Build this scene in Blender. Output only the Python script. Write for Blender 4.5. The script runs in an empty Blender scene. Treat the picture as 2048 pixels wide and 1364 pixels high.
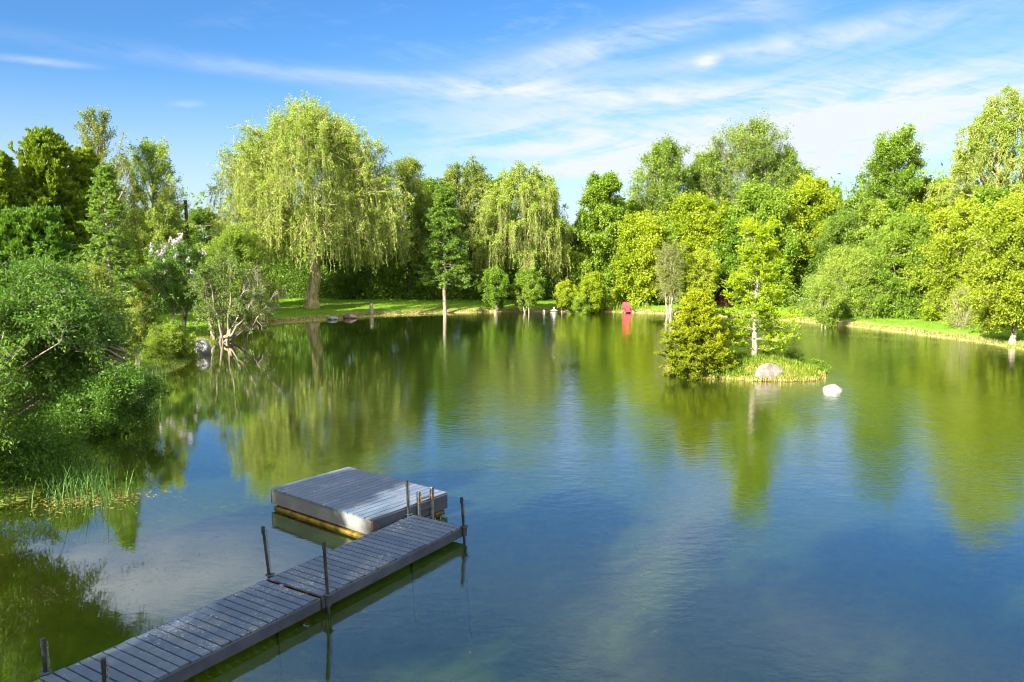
import bpy, math, random
import numpy as np
from mathutils import Vector, Matrix

# ------------------------------------------------------------------ camera, sky, sun, exposure
S = bpy.context.scene
COL = S.collection
CAM_H = 5.6
FPX = 1590.0           # focal length in pixels of a 2048 px wide picture
PITCH = math.atan((682.0 - 492.0) / FPX)
cam = bpy.data.cameras.new('camera'); cam.sensor_width = 36.0; cam.lens = FPX / 2048 * 36.0
cam.clip_start = 0.1; cam.clip_end = 6000
camo = bpy.data.objects.new('camera', cam); COL.objects.link(camo)
camo.location = (0, 0, CAM_H); camo.rotation_euler = (math.pi / 2 - PITCH, 0, 0)
S.camera = camo
S.render.engine = 'CYCLES'
S.cycles.use_denoising = True
try: S.cycles.denoiser = 'OPENIMAGEDENOISE'
except Exception: pass
S.cycles.max_bounces = 8; S.cycles.diffuse_bounces = 4; S.cycles.glossy_bounces = 3
S.cycles.transmission_bounces = 4; S.cycles.transparent_max_bounces = 8
S.cycles.caustics_reflective = False; S.cycles.caustics_refractive = False
S.cycles.pixel_filter_type = 'BLACKMAN_HARRIS'; S.cycles.filter_width = 1.15
S.cycles.use_adaptive_sampling = True; S.cycles.adaptive_threshold = 0.01
S.view_settings.view_transform = 'Standard'; S.view_settings.look = 'None'
S.view_settings.exposure = 2.2; S.view_settings.gamma = 1.0

SUN_AZ_VEC = Vector((-0.64, -0.77, 0)).normalized()   # horizontal direction towards the sun
SUN_EL = math.radians(27)
SKY_STRENGTH = 0.05
to_sun = Vector((SUN_AZ_VEC.x * math.cos(SUN_EL), SUN_AZ_VEC.y * math.cos(SUN_EL), math.sin(SUN_EL)))
sl = bpy.data.lights.new('sun', 'SUN'); sl.energy = 5.0; sl.angle = math.radians(0.53); sl.color = (1.0, 0.93, 0.80)
so = bpy.data.objects.new('sun', sl); COL.objects.link(so)
so.rotation_euler = to_sun.to_track_quat('Z', 'Y').to_euler()

class NT:
    """small helper to write node maths"""
    def __init__(s, tree): s.t = tree; s.n = tree.nodes; s.l = tree.links
    def node(s, typ, **kw):
        n = s.n.new(typ)
        for k, v in kw.items(): setattr(n, k, v)
        return n
    def put(s, sock, v):
        if isinstance(v, (int, float)):
            try: sock.default_value = v
            except Exception: sock.default_value = (v, v, v)
        elif isinstance(v, (tuple, list)):
            sock.default_value = tuple(v) + ((1.0,) if len(sock.default_value) == 4 and len(v) == 3 else ())
        else: s.l.new(v, sock)
    def m(s, op, a, b=0.0, c=0.0, clamp=False):
        n = s.node('ShaderNodeMath', operation=op, use_clamp=clamp)
        s.put(n.inputs[0], a); s.put(n.inputs[1], b); s.put(n.inputs[2], c); return n.outputs[0]
    def mix(s, f, a, b, blend='MIX'):
        n = s.node('ShaderNodeMix', data_type='RGBA', blend_type=blend)
        s.put(n.inputs[0], f); s.put(n.inputs[6], a); s.put(n.inputs[7], b); return n.outputs[2]
    def noise(s, vec, scale, detail=4, rough=0.55, dist=0.0, dims='3D'):
        n = s.node('ShaderNodeTexNoise', noise_dimensions=dims)
        if vec is not None: s.put(n.inputs['Vector'], vec)
        s.put(n.inputs['Scale'], scale); s.put(n.inputs['Detail'], detail); s.put(n.inputs['Roughness'], rough); s.put(n.inputs['Distortion'], dist)
        return n.outputs['Fac']
    def ramp(s, v, lo, hi, a=0.0, b=1.0):
        n = s.node('ShaderNodeMapRange', interpolation_type='SMOOTHSTEP')
        s.put(n.inputs[0], v); s.put(n.inputs[1], lo); s.put(n.inputs[2], hi); s.put(n.inputs[3], a); s.put(n.inputs[4], b); return n.outputs[0]
    def comb(s, x, y, z):
        n = s.node('ShaderNodeCombineXYZ'); s.put(n.inputs[0], x); s.put(n.inputs[1], y); s.put(n.inputs[2], z); return n.outputs[0]

# sky: physical sky plus thin high cloud that is laid out by compass direction and elevation
W = bpy.data.worlds.new('World'); S.world = W; W.use_nodes = True
q = NT(W.node_tree); q.n.clear()
sky = q.node('ShaderNodeTexSky', sky_type='NISHITA'); sky.sun_disc = False
sky.sun_elevation = SUN_EL; sky.sun_rotation = math.atan2(SUN_AZ_VEC.x, SUN_AZ_VEC.y)
sky.altitude = 200; sky.air_density = 1.0; sky.dust_density = 0.6; sky.ozone_density = 2.0
tc = q.node('ShaderNodeTexCoord'); sp = q.node('ShaderNodeSeparateXYZ'); q.l.new(tc.outputs['Generated'], sp.inputs[0])
dx, dy, dz = sp.outputs
az = q.m('ARCTAN2', dx, dy)               # 0 = looking across the pond
el = q.m('ARCSINE', dz)
def gauss(u0, v0, a, b, rot=0.0, amp=1.0):
    du = q.m('SUBTRACT', az, u0); dv = q.m('SUBTRACT', el, v0)
    c, s_ = math.cos(rot), math.sin(rot)
    x = q.m('ADD', q.m('MULTIPLY', du, c), q.m('MULTIPLY', dv, s_)); y = q.m('SUBTRACT', q.m('MULTIPLY', dv, c), q.m('MULTIPLY', du, s_))
    r = q.m('ADD', q.m('POWER', q.m('ABSOLUTE', q.m('DIVIDE', x, a)), 2.0), q.m('POWER', q.m('ABSOLUTE', q.m('DIVIDE', y, b)), 2.0))
    return q.m('MULTIPLY', q.m('EXPONENT', q.m('MULTIPLY', r, -1.0)), amp)
def pix_dir(px, py):
    x = (px - 1024) / FPX; yy = (682 - py) / FPX
    v = Vector((x, math.cos(PITCH) + yy * math.sin(PITCH), yy * math.cos(PITCH) - math.sin(PITCH))).normalized()
    return math.atan2(v.x, v.y), math.asin(v.z)
blobs = [((1620, 270), .24, .055, .10, 1.25), ((1350, 330), .24, .05, -.05, 1.0), ((1830, 220), .17, .035, .25, .8), ((1000, 265), .20, .06, .0, .42),
         ((700, 155), .30, .010, -.045, .38), ((1150, 183), .16, .012, -.02, .55), ((1150, 110), .14, .022, .22, .60), ((1420, 195), .22, .014, .06, .55), ((180, -260), .24, .055, .1, 1.3), ((1370, -160), .13, .022, -.75, .9), ((560, -650), .35, .05, .2, .6), ((1350, -560), .20, .05, .5, .5), ((1900, -500), .3, .06, .2, .4),
         ((1800, 55), .24, .022, .12, .42), ((1560, 90), .18, .012, .12, .45), ((365, 210), .026, .006, .1, .6), ((1413, 125), .012, .007, .1, .9), ((70, 122), .05, .004, 0, .5),
         ((1350, 60), .16, .014, .15, .35)]
mask = None
for (px, py), a, b, r, amp in blobs:
    u0, v0 = pix_dir(px, py); g = gauss(u0, v0, a, b, r, amp); mask = g if mask is None else q.m('ADD', mask, g)
vec = q.comb(q.m('MULTIPLY', az, 5.0), q.m('MULTIPLY', q.m('SUBTRACT', el, q.m('MULTIPLY', az, 0.10)), 26.0), 3.1)
n1 = q.noise(vec, 1.0, 9, 0.62, 0.9)
vec2 = q.comb(q.m('MULTIPLY', az, 12.0), q.m('MULTIPLY', q.m('ADD', el, q.m('MULTIPLY', az, 0.22)), 60.0), 8.2)
n2 = q.noise(vec2, 1.0, 6, 0.6, 1.5)
nn = q.m('ADD', q.m('MULTIPLY', n1, 0.72), q.m('MULTIPLY', n2, 0.28))
cl = q.m('MULTIPLY', mask, q.ramp(nn, 0.24, 0.66), clamp=True)
faint = q.m('MULTIPLY', q.ramp(nn, 0.50, 0.72), q.ramp(az, -0.5, 0.4, 0.05, 0.30))
cl = q.m('MAXIMUM', cl, faint)
hz = q.ramp(el, 0.0, 0.22, 0.60, 0.0)
cl = q.m('MAXIMUM', cl, hz)
cl = q.m('MULTIPLY', cl, q.ramp(el, -0.02, 0.0))
hsv = q.node('ShaderNodeHueSaturation'); hsv.inputs['Saturation'].default_value = 1.2; hsv.inputs['Value'].default_value = .70
q.l.new(sky.outputs[0], hsv.inputs['Color'])
skyc = q.mix(1.0, hsv.outputs[0], (0.62, 0.92, 1.22), 'MULTIPLY')
white = q.mix(1.0, (3.9, 4.2, 4.9), (1, 1, 1), 'MULTIPLY')
vb = q.comb(q.m('MULTIPLY', dx, 2.2), q.m('MULTIPLY', dy, 2.2), q.m('MULTIPLY', dz, 4.0))
fillc = q.m('MULTIPLY', q.ramp(q.m('ADD', dy, q.m('MULTIPLY', dz, -.55)), .05, -.55), q.ramp(q.noise(vb, 1.0, 6, .6, .5), .30, .55, .45, 1.0))   # unseen bright cloud added behind the viewpoint as frontal fill light
fillc = q.m('MULTIPLY', fillc, q.ramp(el, 0.0, .12))
out = q.mix(fillc, q.mix(cl, skyc, white), (11.0, 11.0, 11.1))
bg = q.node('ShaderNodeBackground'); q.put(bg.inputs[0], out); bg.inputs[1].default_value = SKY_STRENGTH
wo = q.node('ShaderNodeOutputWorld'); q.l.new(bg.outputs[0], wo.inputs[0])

# ------------------------------------------------------------------ helpers
rng = np.random.default_rng(7); random.seed(7)
def mat(name):
    m = bpy.data.materials.new(name); m.use_nodes = True; t = NT(m.node_tree); t.n.clear()
    o = t.node('ShaderNodeOutputMaterial'); return m, t, o
def principled(t, col, rough=0.7, spec=0.3, normal=None):
    p = t.node('ShaderNodeBsdfPrincipled'); t.put(p.inputs['Base Color'], col); t.put(p.inputs['Roughness'], rough)
    p.inputs['Specular IOR Level'].default_value = spec
    if normal is not None: t.l.new(normal, p.inputs['Normal'])
    return p.outputs[0]
def bump(t, h, strength=0.5, dist=0.02):
    b = t.node('ShaderNodeBump'); b.inputs['Strength'].default_value = strength; b.inputs['Distance'].default_value = dist
    t.l.new(h, b.inputs['Height']); return b.outputs[0]
def objco(t): return t.node('ShaderNodeTexCoord').outputs['Object']

def leaf_mat(name, c0, c1, c2, trans=0.35, rough=0.5, tcol=None):
    """c0..c2: leaf colours picked by the per-leaf tint; light also passes through the leaf"""
    m, t, o = mat(name)
    a = t.node('ShaderNodeAttribute', attribute_name='tint')
    c0, c1, c2 = [tuple(min(.62, k * (1.0 if name.startswith('gold') else 1.12)) for k in c) for c in (c0, c1, c2)]
    r = t.node('ShaderNodeValToRGB'); e = r.color_ramp.elements
    e[0].color = (*c0, 1); e[1].color = (*c2, 1); x = e.new(0.5); x.color = (*c1, 1)
    t.l.new(a.outputs['Fac'], r.inputs[0])
    col = r.outputs[0]
    p = principled(t, col, rough, 0.25)
    tr = t.node('ShaderNodeBsdfTranslucent')
    t.put(tr.inputs[0], t.mix(1.0, col, tcol or (1.5, 1.5, 0.55), 'MULTIPLY'))
    mx = t.node('ShaderNodeMixShader'); mx.inputs[0].default_value = trans
    t.l.new(p, mx.inputs[1]); t.l.new(tr.outputs[0], mx.inputs[2]); t.l.new(mx.outputs[0], o.inputs[0]); return m

def bark_mat(name, c0, c1, scale=6.0, moss=None):
    m, t, o = mat(name); v = objco(t)
    mp = t.node('ShaderNodeMapping'); mp.inputs['Scale'].default_value = (1, 1, 0.25); t.l.new(v, mp.inputs[0])
    n = t.noise(mp.outputs[0], scale, 6, 0.65, 0.4); n2 = t.noise(v, 1.3, 3)
    col = t.mix(t.ramp(n, 0.35, 0.65), c0, c1)
    if moss: col = t.mix(t.ramp(n2, 0.5, 0.62, 0, .7), col, moss)
    t.l.new(principled(t, col, 0.85, 0.2, bump(t, n, 0.8, 0.03)), o.inputs[0]); return m

ML = {
 'willow': leaf_mat('willow_leaf', (.09, .16, .014), (.17, .25, .026), (.29, .35, .055), .42),
 'willow2': leaf_mat('willow_leaf_olive', (.07, .12, .014), (.14, .195, .024), (.26, .29, .055), .38),
 'fresh': leaf_mat('fresh_leaf', (.075, .15, .011), (.14, .225, .017), (.22, .29, .034), .41),
 'lime': leaf_mat('lime_leaf', (.125, .19, .007), (.205, .27, .011), (.31, .345, .024), .43),
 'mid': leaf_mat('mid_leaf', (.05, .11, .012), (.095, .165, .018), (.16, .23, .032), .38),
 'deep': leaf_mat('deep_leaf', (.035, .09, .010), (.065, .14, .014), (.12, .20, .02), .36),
 'cedar': leaf_mat('cedar_leaf', (.045, .095, .006), (.10, .16, .009), (.21, .265, .016), .34),
 'larch': leaf_mat('larch_needle', (.07, .15, .02), (.13, .22, .03), (.20, .28, .045), .34),
 'spruce': leaf_mat('blue_green_needle', (.04, .11, .024), (.08, .17, .04), (.14, .23, .05), .32),
 'gold': leaf_mat('golden_leaf', (.15, .25, .006), (.27, .37, .008), (.41, .47, .016), .45),
 'goldneedle': leaf_mat('golden_needle', (.11, .16, .006), (.23, .28, .008), (.40, .42, .016), .36),
 'bush': leaf_mat('shrub_leaf', (.035, .10, .010), (.08, .165, .016), (.15, .24, .030), .38),
 'olive': leaf_mat('olive_leaf', (.09, .13, .015), (.16, .20, .025), (.24, .27, .045), .38),
 'grass': leaf_mat('grass_blade', (.06, .12, .008), (.11, .19, .010), (.22, .24, .03), .30),
 'dry': leaf_mat('dry_grass', (.16, .15, .03), (.27, .22, .07), (.36, .30, .12), .2),
 'reed': leaf_mat('reed_blade', (.02, .075, .02), (.045, .12, .025), (.09, .17, .03), .30),
 'pink': leaf_mat('lilac_blossom', (.50, .30, .46), (.62, .42, .58), (.72, .56, .68), .25, tcol=(1, .9, 1)),
 'red': leaf_mat('red_leaf', (.16, .03, .03), (.26, .06, .06), (.34, .13, .10), .25, tcol=(1, .7, .6)),
}
MB = {
 'grey': bark_mat('grey_bark', (.10, .085, .065), (.26, .22, .17)),
 'dark': bark_mat('dark_bark', (.035, .028, .02), (.11, .085, .06)),
 'pale': bark_mat('pale_bark', (.15, .125, .09), (.34, .30, .235)),
 'willow': bark_mat('willow_bark', (.16, .125, .06), (.48, .39, .22), 5.0, (.20, .20, .04)),
 'red': bark_mat('reddish_bark', (.10, .05, .03), (.34, .19, .12)),
}

class Acc:
    """collects quads and a per-vertex tint, then links them as one mesh"""
    def __init__(s): s.v = []; s.f = []; s.c = []; s.n = 0
    def add(s, v, f, tint=0.5):
        v = np.asarray(v, np.float32).reshape(-1, 3); f = np.asarray(f, np.int64).reshape(-1, 4)
        s.v.append(v); s.f.append(f + s.n); s.n += len(v)
        s.c.append(np.broadcast_to(np.asarray(tint, np.float32), (len(v),)).astype(np.float32))
    def box(s, c, size, rot=None, tint=0.5):
        x, y, z = [k / 2 for k in size]
        v = np.array([(-x, -y, -z), (x, -y, -z), (x, y, -z), (-x, y, -z), (-x, -y, z), (x, -y, z), (x, y, z), (-x, y, z)], float)
        if rot is not None: v = v @ np.asarray(rot).T
        s.add(v + np.asarray(c), [(0, 3, 2, 1), (4, 5, 6, 7), (0, 1, 5, 4), (1, 2, 6, 5), (2, 3, 7, 6), (3, 0, 4, 7)], tint)
    def mesh(s, name, smooth=False):
        V = np.concatenate(s.v); F = np.concatenate(s.f); C = np.concatenate(s.c)
        me = bpy.data.meshes.new(name); me.vertices.add(len(V)); me.vertices.foreach_set('co', V.ravel())
        me.loops.add(F.size); me.loops.foreach_set('vertex_index', F.ravel().astype(np.int32))
        me.polygons.add(len(F)); me.polygons.foreach_set('loop_start', (np.arange(len(F)) * 4).astype(np.int32))
        me.polygons.foreach_set('use_smooth', np.full(len(F), smooth))
        at = me.attributes.new('tint', 'FLOAT', 'POINT'); at.data.foreach_set('value', C)
        me.update(calc_edges=True); return me
    def obj(s, name, m, parent=None, smooth=False, loc=None, bevel=0):
        o = bpy.data.objects.new(name, s.mesh(name, smooth)); COL.objects.link(o); o.data.materials.append(m)
        if parent is not None: o.parent = parent
        if loc is not None: o.location = loc
        if bevel:
            b = o.modifiers.new('bevel', 'BEVEL'); b.width = bevel; b.segments = 2; b.limit_method = 'ANGLE'
        return o

def thing(name, label, cat, loc=(0, 0, 0), rz=0, group=None):
    o = bpy.data.objects.new(name, None); COL.objects.link(o); o.location = loc; o.rotation_euler = (0, 0, rz)
    o.empty_display_size = 0.3; o['label'] = label; o['category'] = cat
    if group: o['group'] = group
    return o
def tag(o, label=None, cat=None, group=None, kind=None):
    if label: o['label'] = label
    if cat: o['category'] = cat
    if group: o['group'] = group
    if kind: o['kind'] = kind
    return o

def norm(v): return v / np.maximum(np.linalg.norm(v, axis=-1, keepdims=True), 1e-9)
def tubes(acc, P, R0, R1, sides=4, tint=0.5):
    """P (n,k,3) polylines, R0/R1 radii (n,) at start and end"""
    P = np.asarray(P, float)
    if P.ndim == 2: P = P[None]
    n, k, _ = P.shape
    R0 = np.broadcast_to(np.asarray(R0, float), (n,)); R1 = np.broadcast_to(np.asarray(R1, float), (n,))
    T = norm(np.gradient(P, axis=1)); ref = np.where(np.abs(T[..., 2:3]) > 0.9, np.array([1., 0, 0]), np.array([0, 0, 1.]))
    A = norm(np.cross(T, ref)); B = np.cross(T, A)
    s = np.linspace(0, 1, k)[None, :]; R = R0[:, None] * (1 - s) + R1[:, None] * s
    th = np.arange(sides) / sides * 2 * np.pi
    V = P[:, :, None] + R[..., None, None] * (A[:, :, None] * np.cos(th)[:, None] + B[:, :, None] * np.sin(th)[:, None])
    idx = np.arange(n * k * sides).reshape(n, k, sides)
    a = idx[:, :-1]; b = np.roll(a, -1, 2); d = idx[:, 1:]; c = np.roll(d, -1, 2)
    acc.add(V.reshape(-1, 3), np.stack([a, b, c, d], -1).reshape(-1, 4), tint)
def leaves(acc, C, D, L, Wd, tint, flat=0.4, up=None):
    """one leaf-shaped quad at each C pointing along D"""
    n = len(C)
    if n == 0: return
    D = norm(D); r = rng.normal(size=(n, 3)); r[:, 2] += flat * 3 * (rng.random(n) < .8)
    Sd = norm(np.cross(D, r)); L = np.broadcast_to(np.asarray(L, float), (n,))[:, None]; Wd = np.broadcast_to(np.asarray(Wd, float), (n,))[:, None]
    N = np.cross(Sd, D)
    a = C; b = C + D * L * .45 + Sd * Wd * .5 + N * L * .06; c = C + D * L; d = C + D * L * .45 - Sd * Wd * .5 + N * L * .06
    V = np.stack([a, b, c, d], 1).reshape(-1, 3); F = np.arange(4 * n).reshape(n, 4)
    acc.add(V, F, np.repeat(np.clip(tint, 0, 1), 4))
def at_s(P, s):
    """points and tangents at parameter s (n,m) on polylines P (n,k,3)"""
    n, k, _ = P.shape; x = np.clip(s, 0, .9999) * (k - 1); i = x.astype(int); f = (x - i)[..., None]
    ii = np.arange(n)[:, None]; a = P[ii, i]; b = P[ii, i + 1]; return a * (1 - f) + b * f, norm(b - a)
def spawn(P, m, s0, s1, length, along=.6, spread=.7, up=.1, out=0.3, droop=0.0, k=4, flatz=1.0, wob=.05, taper=.4, centre=None):
    n = len(P); s = rng.uniform(s0, s1, (n, m)); A, T = at_s(P, s)
    r = rng.normal(size=(n, m, 3)); r[..., 2] *= flatz; r = norm(r)
    o = A.copy()
    if centre is not None: o = o - np.asarray(centre)
    else: o[..., 2] = 0
    o = norm(o)
    D = norm(T * along + r * spread + o * out + np.array([0, 0, up]))
    Ln = length * rng.uniform(.55, 1.2, (n, m)) * (1 - taper * s)
    u = np.linspace(0, 1, k)[None, None, :, None]
    Q = A[:, :, None] + D[:, :, None] * Ln[..., None, None] * u + np.array([0, 0, -1.]) * droop * Ln[..., None, None] * u ** 2
    Q = Q + rng.normal(size=Q.shape) * wob * Ln[..., None, None] * (u > 0)
    return Q.reshape(n * m, k, 3)
def clump_tint(C, seed, scale=.8, rnd=.28, amp=.38):
    """slow variation from clump to clump plus leaf to leaf scatter (leaf colour, not shade)"""
    ph = np.random.default_rng(seed).uniform(0, 6.28, (4, 3)); k = np.random.default_rng(seed + 1).normal(size=(4, 3)) * scale
    v = sum(np.sin(C @ k[i] + ph[i, 0]) for i in range(4)) / 4
    return .5 + amp * v + rng.normal(size=len(C)) * rnd

def finish(name, label, cat, loc, rz, wood, crown, bark, leafm, group=None):
    t = thing(name, label, cat, loc, rz, group)
    if wood.n: wood.obj('trunk', bark, t, smooth=True)
    if crown.n: crown.obj('crown', leafm, t)
    return t

# ---- crown outlines: t in 0..1 from crown base to top -> relative radius
def env_round(t): return np.sqrt(np.clip(1 - (2 * t - .85) ** 2 / 1.35, .02, 1))
def env_oval(t): return np.clip(np.sin(np.pi * np.clip(t * .80 + .17, 0, 1)) ** .55, .05, 1)
def env_vase(t): return np.clip(.35 + .75 * t - np.clip(t - .72, 0, 1) * 2.4, .08, 1.05)
def env_cone(t): return np.clip((1 - t) ** .8, .03, 1)
def env_dome(t): return np.clip(np.sqrt(np.clip(1 - t ** 2.2, 0, 1)), .06, 1)
def env_will(t): return np.clip(1 - np.clip(t - .30, 0, 1) ** 1.8 * 1.75, .08, 1) * (.86 + .14 * np.clip(t * 4, 0, 1))

def broadleaf(H, R, seed, env=env_round, cb=.25, trunk_r=None, nl=26, nb=9, nt=7, nlv=11, L=.24, Wd=.15, asc=.8, stems=1, lb=.44, lt=.5,
              droop=.15, upb=.15, along=.55, spread=.75, lean=(0, 0), tintsc=.7, holes=0.12, multi_spread=.5, fork=.0):
    global rng
    H = H * (.96 if H > 6 else 1.0); R = R * 1.02; nl = int(nl * 1.35); nb = int(nb * 1.3); nlv = max(2, int(nlv * 2.1)); L = L * .68; Wd = Wd * .60
    rng = np.random.default_rng(seed); wood, crown = Acc(), Acc(); trunk_r = trunk_r or H * .014
    limbs = []
    trunks = []
    for s in range(stems):
        a = rng.uniform(0, 6.28); rad = 0 if stems == 1 else R * multi_spread
        base = np.array([math.cos(a), math.sin(a), 0]) * (0 if stems == 1 else trunk_r * 2.2)
        tip = np.array([math.cos(a) * rad + lean[0], math.sin(a) * rad + lean[1], H * (.93 if stems == 1 else rng.uniform(.6, .85))])
        u = np.linspace(0, 1, 12)[:, None]; ctrl = base + (tip - base) * np.array([.25, .25, .6])
        P = (1 - u) ** 2 * base + 2 * u * (1 - u) * ctrl + u ** 2 * tip
        P[1:] += rng.normal(size=(11, 3)) * H * .006 * np.array([1, 1, .2]); trunks.append(P)
        fl = P.copy(); tubes(wood, fl, trunk_r * (1 if stems == 1 else .6), trunk_r * .12, 8)
        if stems == 1:   # root flare
            z = np.linspace(-.25, .5, 6)[:, None] * trunk_r * 4; P2 = np.concatenate([np.zeros((6, 2)) + P[0, :2], z], 1)
            tubes(wood, P2, trunk_r * 1.55, trunk_r * .92, 8)
    n = nl; t = (np.arange(n) + rng.random(n)) / n; phi = np.arange(n) * 2.399 + rng.normal(size=n) * .5
    lob = 1 + .20 * np.sin(phi * 2 + seed) + .18 * np.sin(phi * 3 + t * 7 + seed * 2)
    rr = R * env(t) * rng.uniform(.50, 1.06, n) * lob; z = H * (cb + (1 - cb) * t * .97)
    tip = np.stack([rr * np.cos(phi) + lean[0] * t, rr * np.sin(phi) + lean[1] * t, z], 1)
    za = np.clip(z - asc * rr, cb * H * .45, z * .93)
    tr = np.array([trunks[i % stems] for i in range(n)])
    idx = np.array([np.argmin(np.abs(tr[i][:, 2] - za[i])) for i in range(n)]); A = tr[np.arange(n), idx]
    u = np.linspace(0, 1, 8)[None, :, None]; ctrl = A + (tip - A) * .5 + np.array([0, 0, 1.]) * rr[:, None] * rng.uniform(-.05, .3, (n, 1))
    LB = (1 - u) ** 2 * A[:, None] + 2 * u * (1 - u) * ctrl[:, None] + u ** 2 * tip[:, None]
    LB[:, 1:] += rng.normal(size=(n, 7, 3)) * .03 * rr[:, None, None]
    tubes(wood, LB, trunk_r * .38 * (1 - .5 * t), trunk_r * .06, 5)
    C = np.array([lean[0] * .5, lean[1] * .5, H * (cb + (1 - cb) * .45)])
    BR = spawn(LB, nb, .2, 1, R * lb, along, spread, upb, .45 * spread / .75, droop, 5, 1, .06, .45, C)
    tubes(wood, BR, trunk_r * .10, trunk_r * .025, 3)
    keep = rng.random(len(BR)) > holes
    TW = spawn(BR[keep], nt, .15, 1, R * lb * lt, along, spread * 1.15, upb, .3, droop, 4, 1, .06, .3, C)
    tubes(wood, TW, trunk_r * .035, trunk_r * .015, 3)
    SH = spawn(BR[rng.random(len(BR)) < .22], 1, .7, 1, R * .24, .9, .35, .5, .3, 0, 4, 1, .06, .1, C)      # long young shoots breaking the outline
    tubes(wood, SH, trunk_r * .03, trunk_r * .012, 3); TW = np.concatenate([TW, SH, SH])
    s = rng.uniform(.1, 1.02, (len(TW), nlv)); Pp, T = at_s(TW, s); Pp = Pp.reshape(-1, 3); T = T.reshape(-1, 3)
    m = len(Pp); D = T * .5 + rng.normal(size=(m, 3)) * .6 + np.array([0, 0, -.15])
    sz = rng.uniform(.7, 1.25, m)
    leaves(crown, Pp + rng.normal(size=(m, 3)) * L * .65, D, L * sz, Wd * sz, clump_tint(Pp, seed, tintsc), .5)
    return wood, crown

def weeping(H, R, seed, cb=.42, trunk_r=.6, nl=40, nb=9, ns=5, k=34, slen=(2.0, 5.0), L=.24, Wd=.055, minz=1.6, topup=.5, env=env_will):
    global rng
    rng = np.random.default_rng(seed); wood, crown = Acc(), Acc()
    u = np.linspace(0, 1, 9)[:, None]
    T0 = np.array([[0, 0, -.3]]) * (1 - u) + np.array([[.3, .2, H * .34]]) * u; T0[1:] += rng.normal(size=(8, 3)) * [.06, .06, .02]
    tubes(wood, T0, trunk_r, trunk_r * .75, 12); tubes(wood, np.linspace([0, 0, -.3], [0, 0, 1.0], 6), trunk_r * 1.35, trunk_r * .9, 12)
    tops = []
    for i in range(5):   # heavy ascending limbs
        a = i * 1.26 + rng.uniform(-.3, .3); e = np.array([math.cos(a) * R * .42, math.sin(a) * R * .42, H * rng.uniform(.68, .85)])
        c = np.array([math.cos(a) * R * .26, math.sin(a) * R * .26, H * .48]); b = T0[-1]
        P = (1 - u) ** 2 * b + 2 * u * (1 - u) * c + u ** 2 * e; P[1:] += rng.normal(size=(8, 3)) * .12
        tubes(wood, P, trunk_r * .5, trunk_r * .12, 7); tops.append(P)
    tops = np.array(tops)
    n = nl; t = (np.arange(n) + rng.random(n)) / n; phi = np.arange(n) * 2.399
    lob = 1 + .14 * np.sin(phi * 2 + seed) + .10 * np.sin(phi * 5 + seed * 2)
    rr = R * env(t) * rng.uniform(.62, 1.0, n) * lob; z = H * (cb + (1 - cb) * t ** .9)
    tip = np.stack([rr * np.cos(phi), rr * np.sin(phi), z], 1)
    A = []
    for i in range(n):
        cand = tops.reshape(-1, 3); w = np.linalg.norm(cand - tip[i] * [.5, .5, .8], axis=1); A.append(cand[np.argmin(w)])
    A = np.array(A); u8 = np.linspace(0, 1, 8)[None, :, None]; ctrl = (A + tip) / 2 + np.array([0, 0, 1.]) * rr[:, None] * .22
    LB = (1 - u8) ** 2 * A[:, None] + 2 * u8 * (1 - u8) * ctrl[:, None] + u8 ** 2 * tip[:, None]; LB[:, 1:] += rng.normal(size=(n, 7, 3)) * .12
    tubes(wood, LB, trunk_r * .2, trunk_r * .05, 5)
    BR = spawn(LB, nb, .25, 1, R * .28, .6, .7, .30, .4, .25, 6, 1, .05, .3, [0, 0, H * .5])
    tubes(wood, BR, trunk_r * .05, trunk_r * .015, 4)
    # upright tufts near the top
    TW = spawn(BR, 3, .2, 1, R * .15, .6, .7, topup, .3, .2, 4, 1, .06, .3)
    tubes(wood, TW, .018, .008, 3)
    s = rng.uniform(.05, 1, (len(TW), 22)); Pp, T = at_s(TW, s); Pp = Pp.reshape(-1, 3); T = T.reshape(-1, 3); m = len(Pp)
    leaves(crown, Pp + rng.normal(size=(m, 3)) * .08, T * .6 + rng.normal(size=(m, 3)) * .5 + [0, 0, -.2], L * rng.uniform(.6, 1.1, m), Wd * rng.uniform(.8, 1.5, m), clump_tint(Pp, seed, .6, .2, .3) + .1, .3)
    # hanging strands
    st, T = at_s(BR, rng.uniform(.2, 1, (len(BR), ns))); st = st.reshape(-1, 3); T = T.reshape(-1, 3)
    ln = rng.uniform(*slen, len(st)) * rng.uniform(.5, 1, len(st)); ln = np.minimum(ln, np.maximum(st[:, 2] - minz - rng.uniform(0, 1.5, len(st)), .4))
    o = norm(st * [1, 1, 0] + rng.normal(size=st.shape) * .5) * [1, 1, 0]
    uu = np.linspace(0, 1, 6)[None, :, None]
    SP = st[:, None] + o[:, None] * (np.sqrt(uu) * .45) * rng.uniform(.3, 1.4, (len(st), 1, 1)) + np.array([0, 0, -1.]) * (uu ** 1.25) * ln[:, None, None]
    SP[:, 1:] += rng.normal(size=(len(st), 5, 3)) * .05
    tubes(wood, SP, .012, .006, 3)
    kk = k; s = rng.uniform(.0, 1, (len(SP), kk)); Pp, T = at_s(SP, s)
    keep = (rng.random((len(SP), kk)) < (ln[:, None] / slen[1]) ** .6)
    Pp = Pp[keep]; T = T[keep]; m = len(Pp)
    leaves(crown, Pp + rng.normal(size=(m, 3)) * .045, T * .8 + rng.normal(size=(m, 3)) * .42, L * rng.uniform(.6, 1.1, m), Wd * rng.uniform(.8, 1.4, m), clump_tint(Pp, seed + 3, .5, .2, .32), .1)
    return wood, crown

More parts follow.
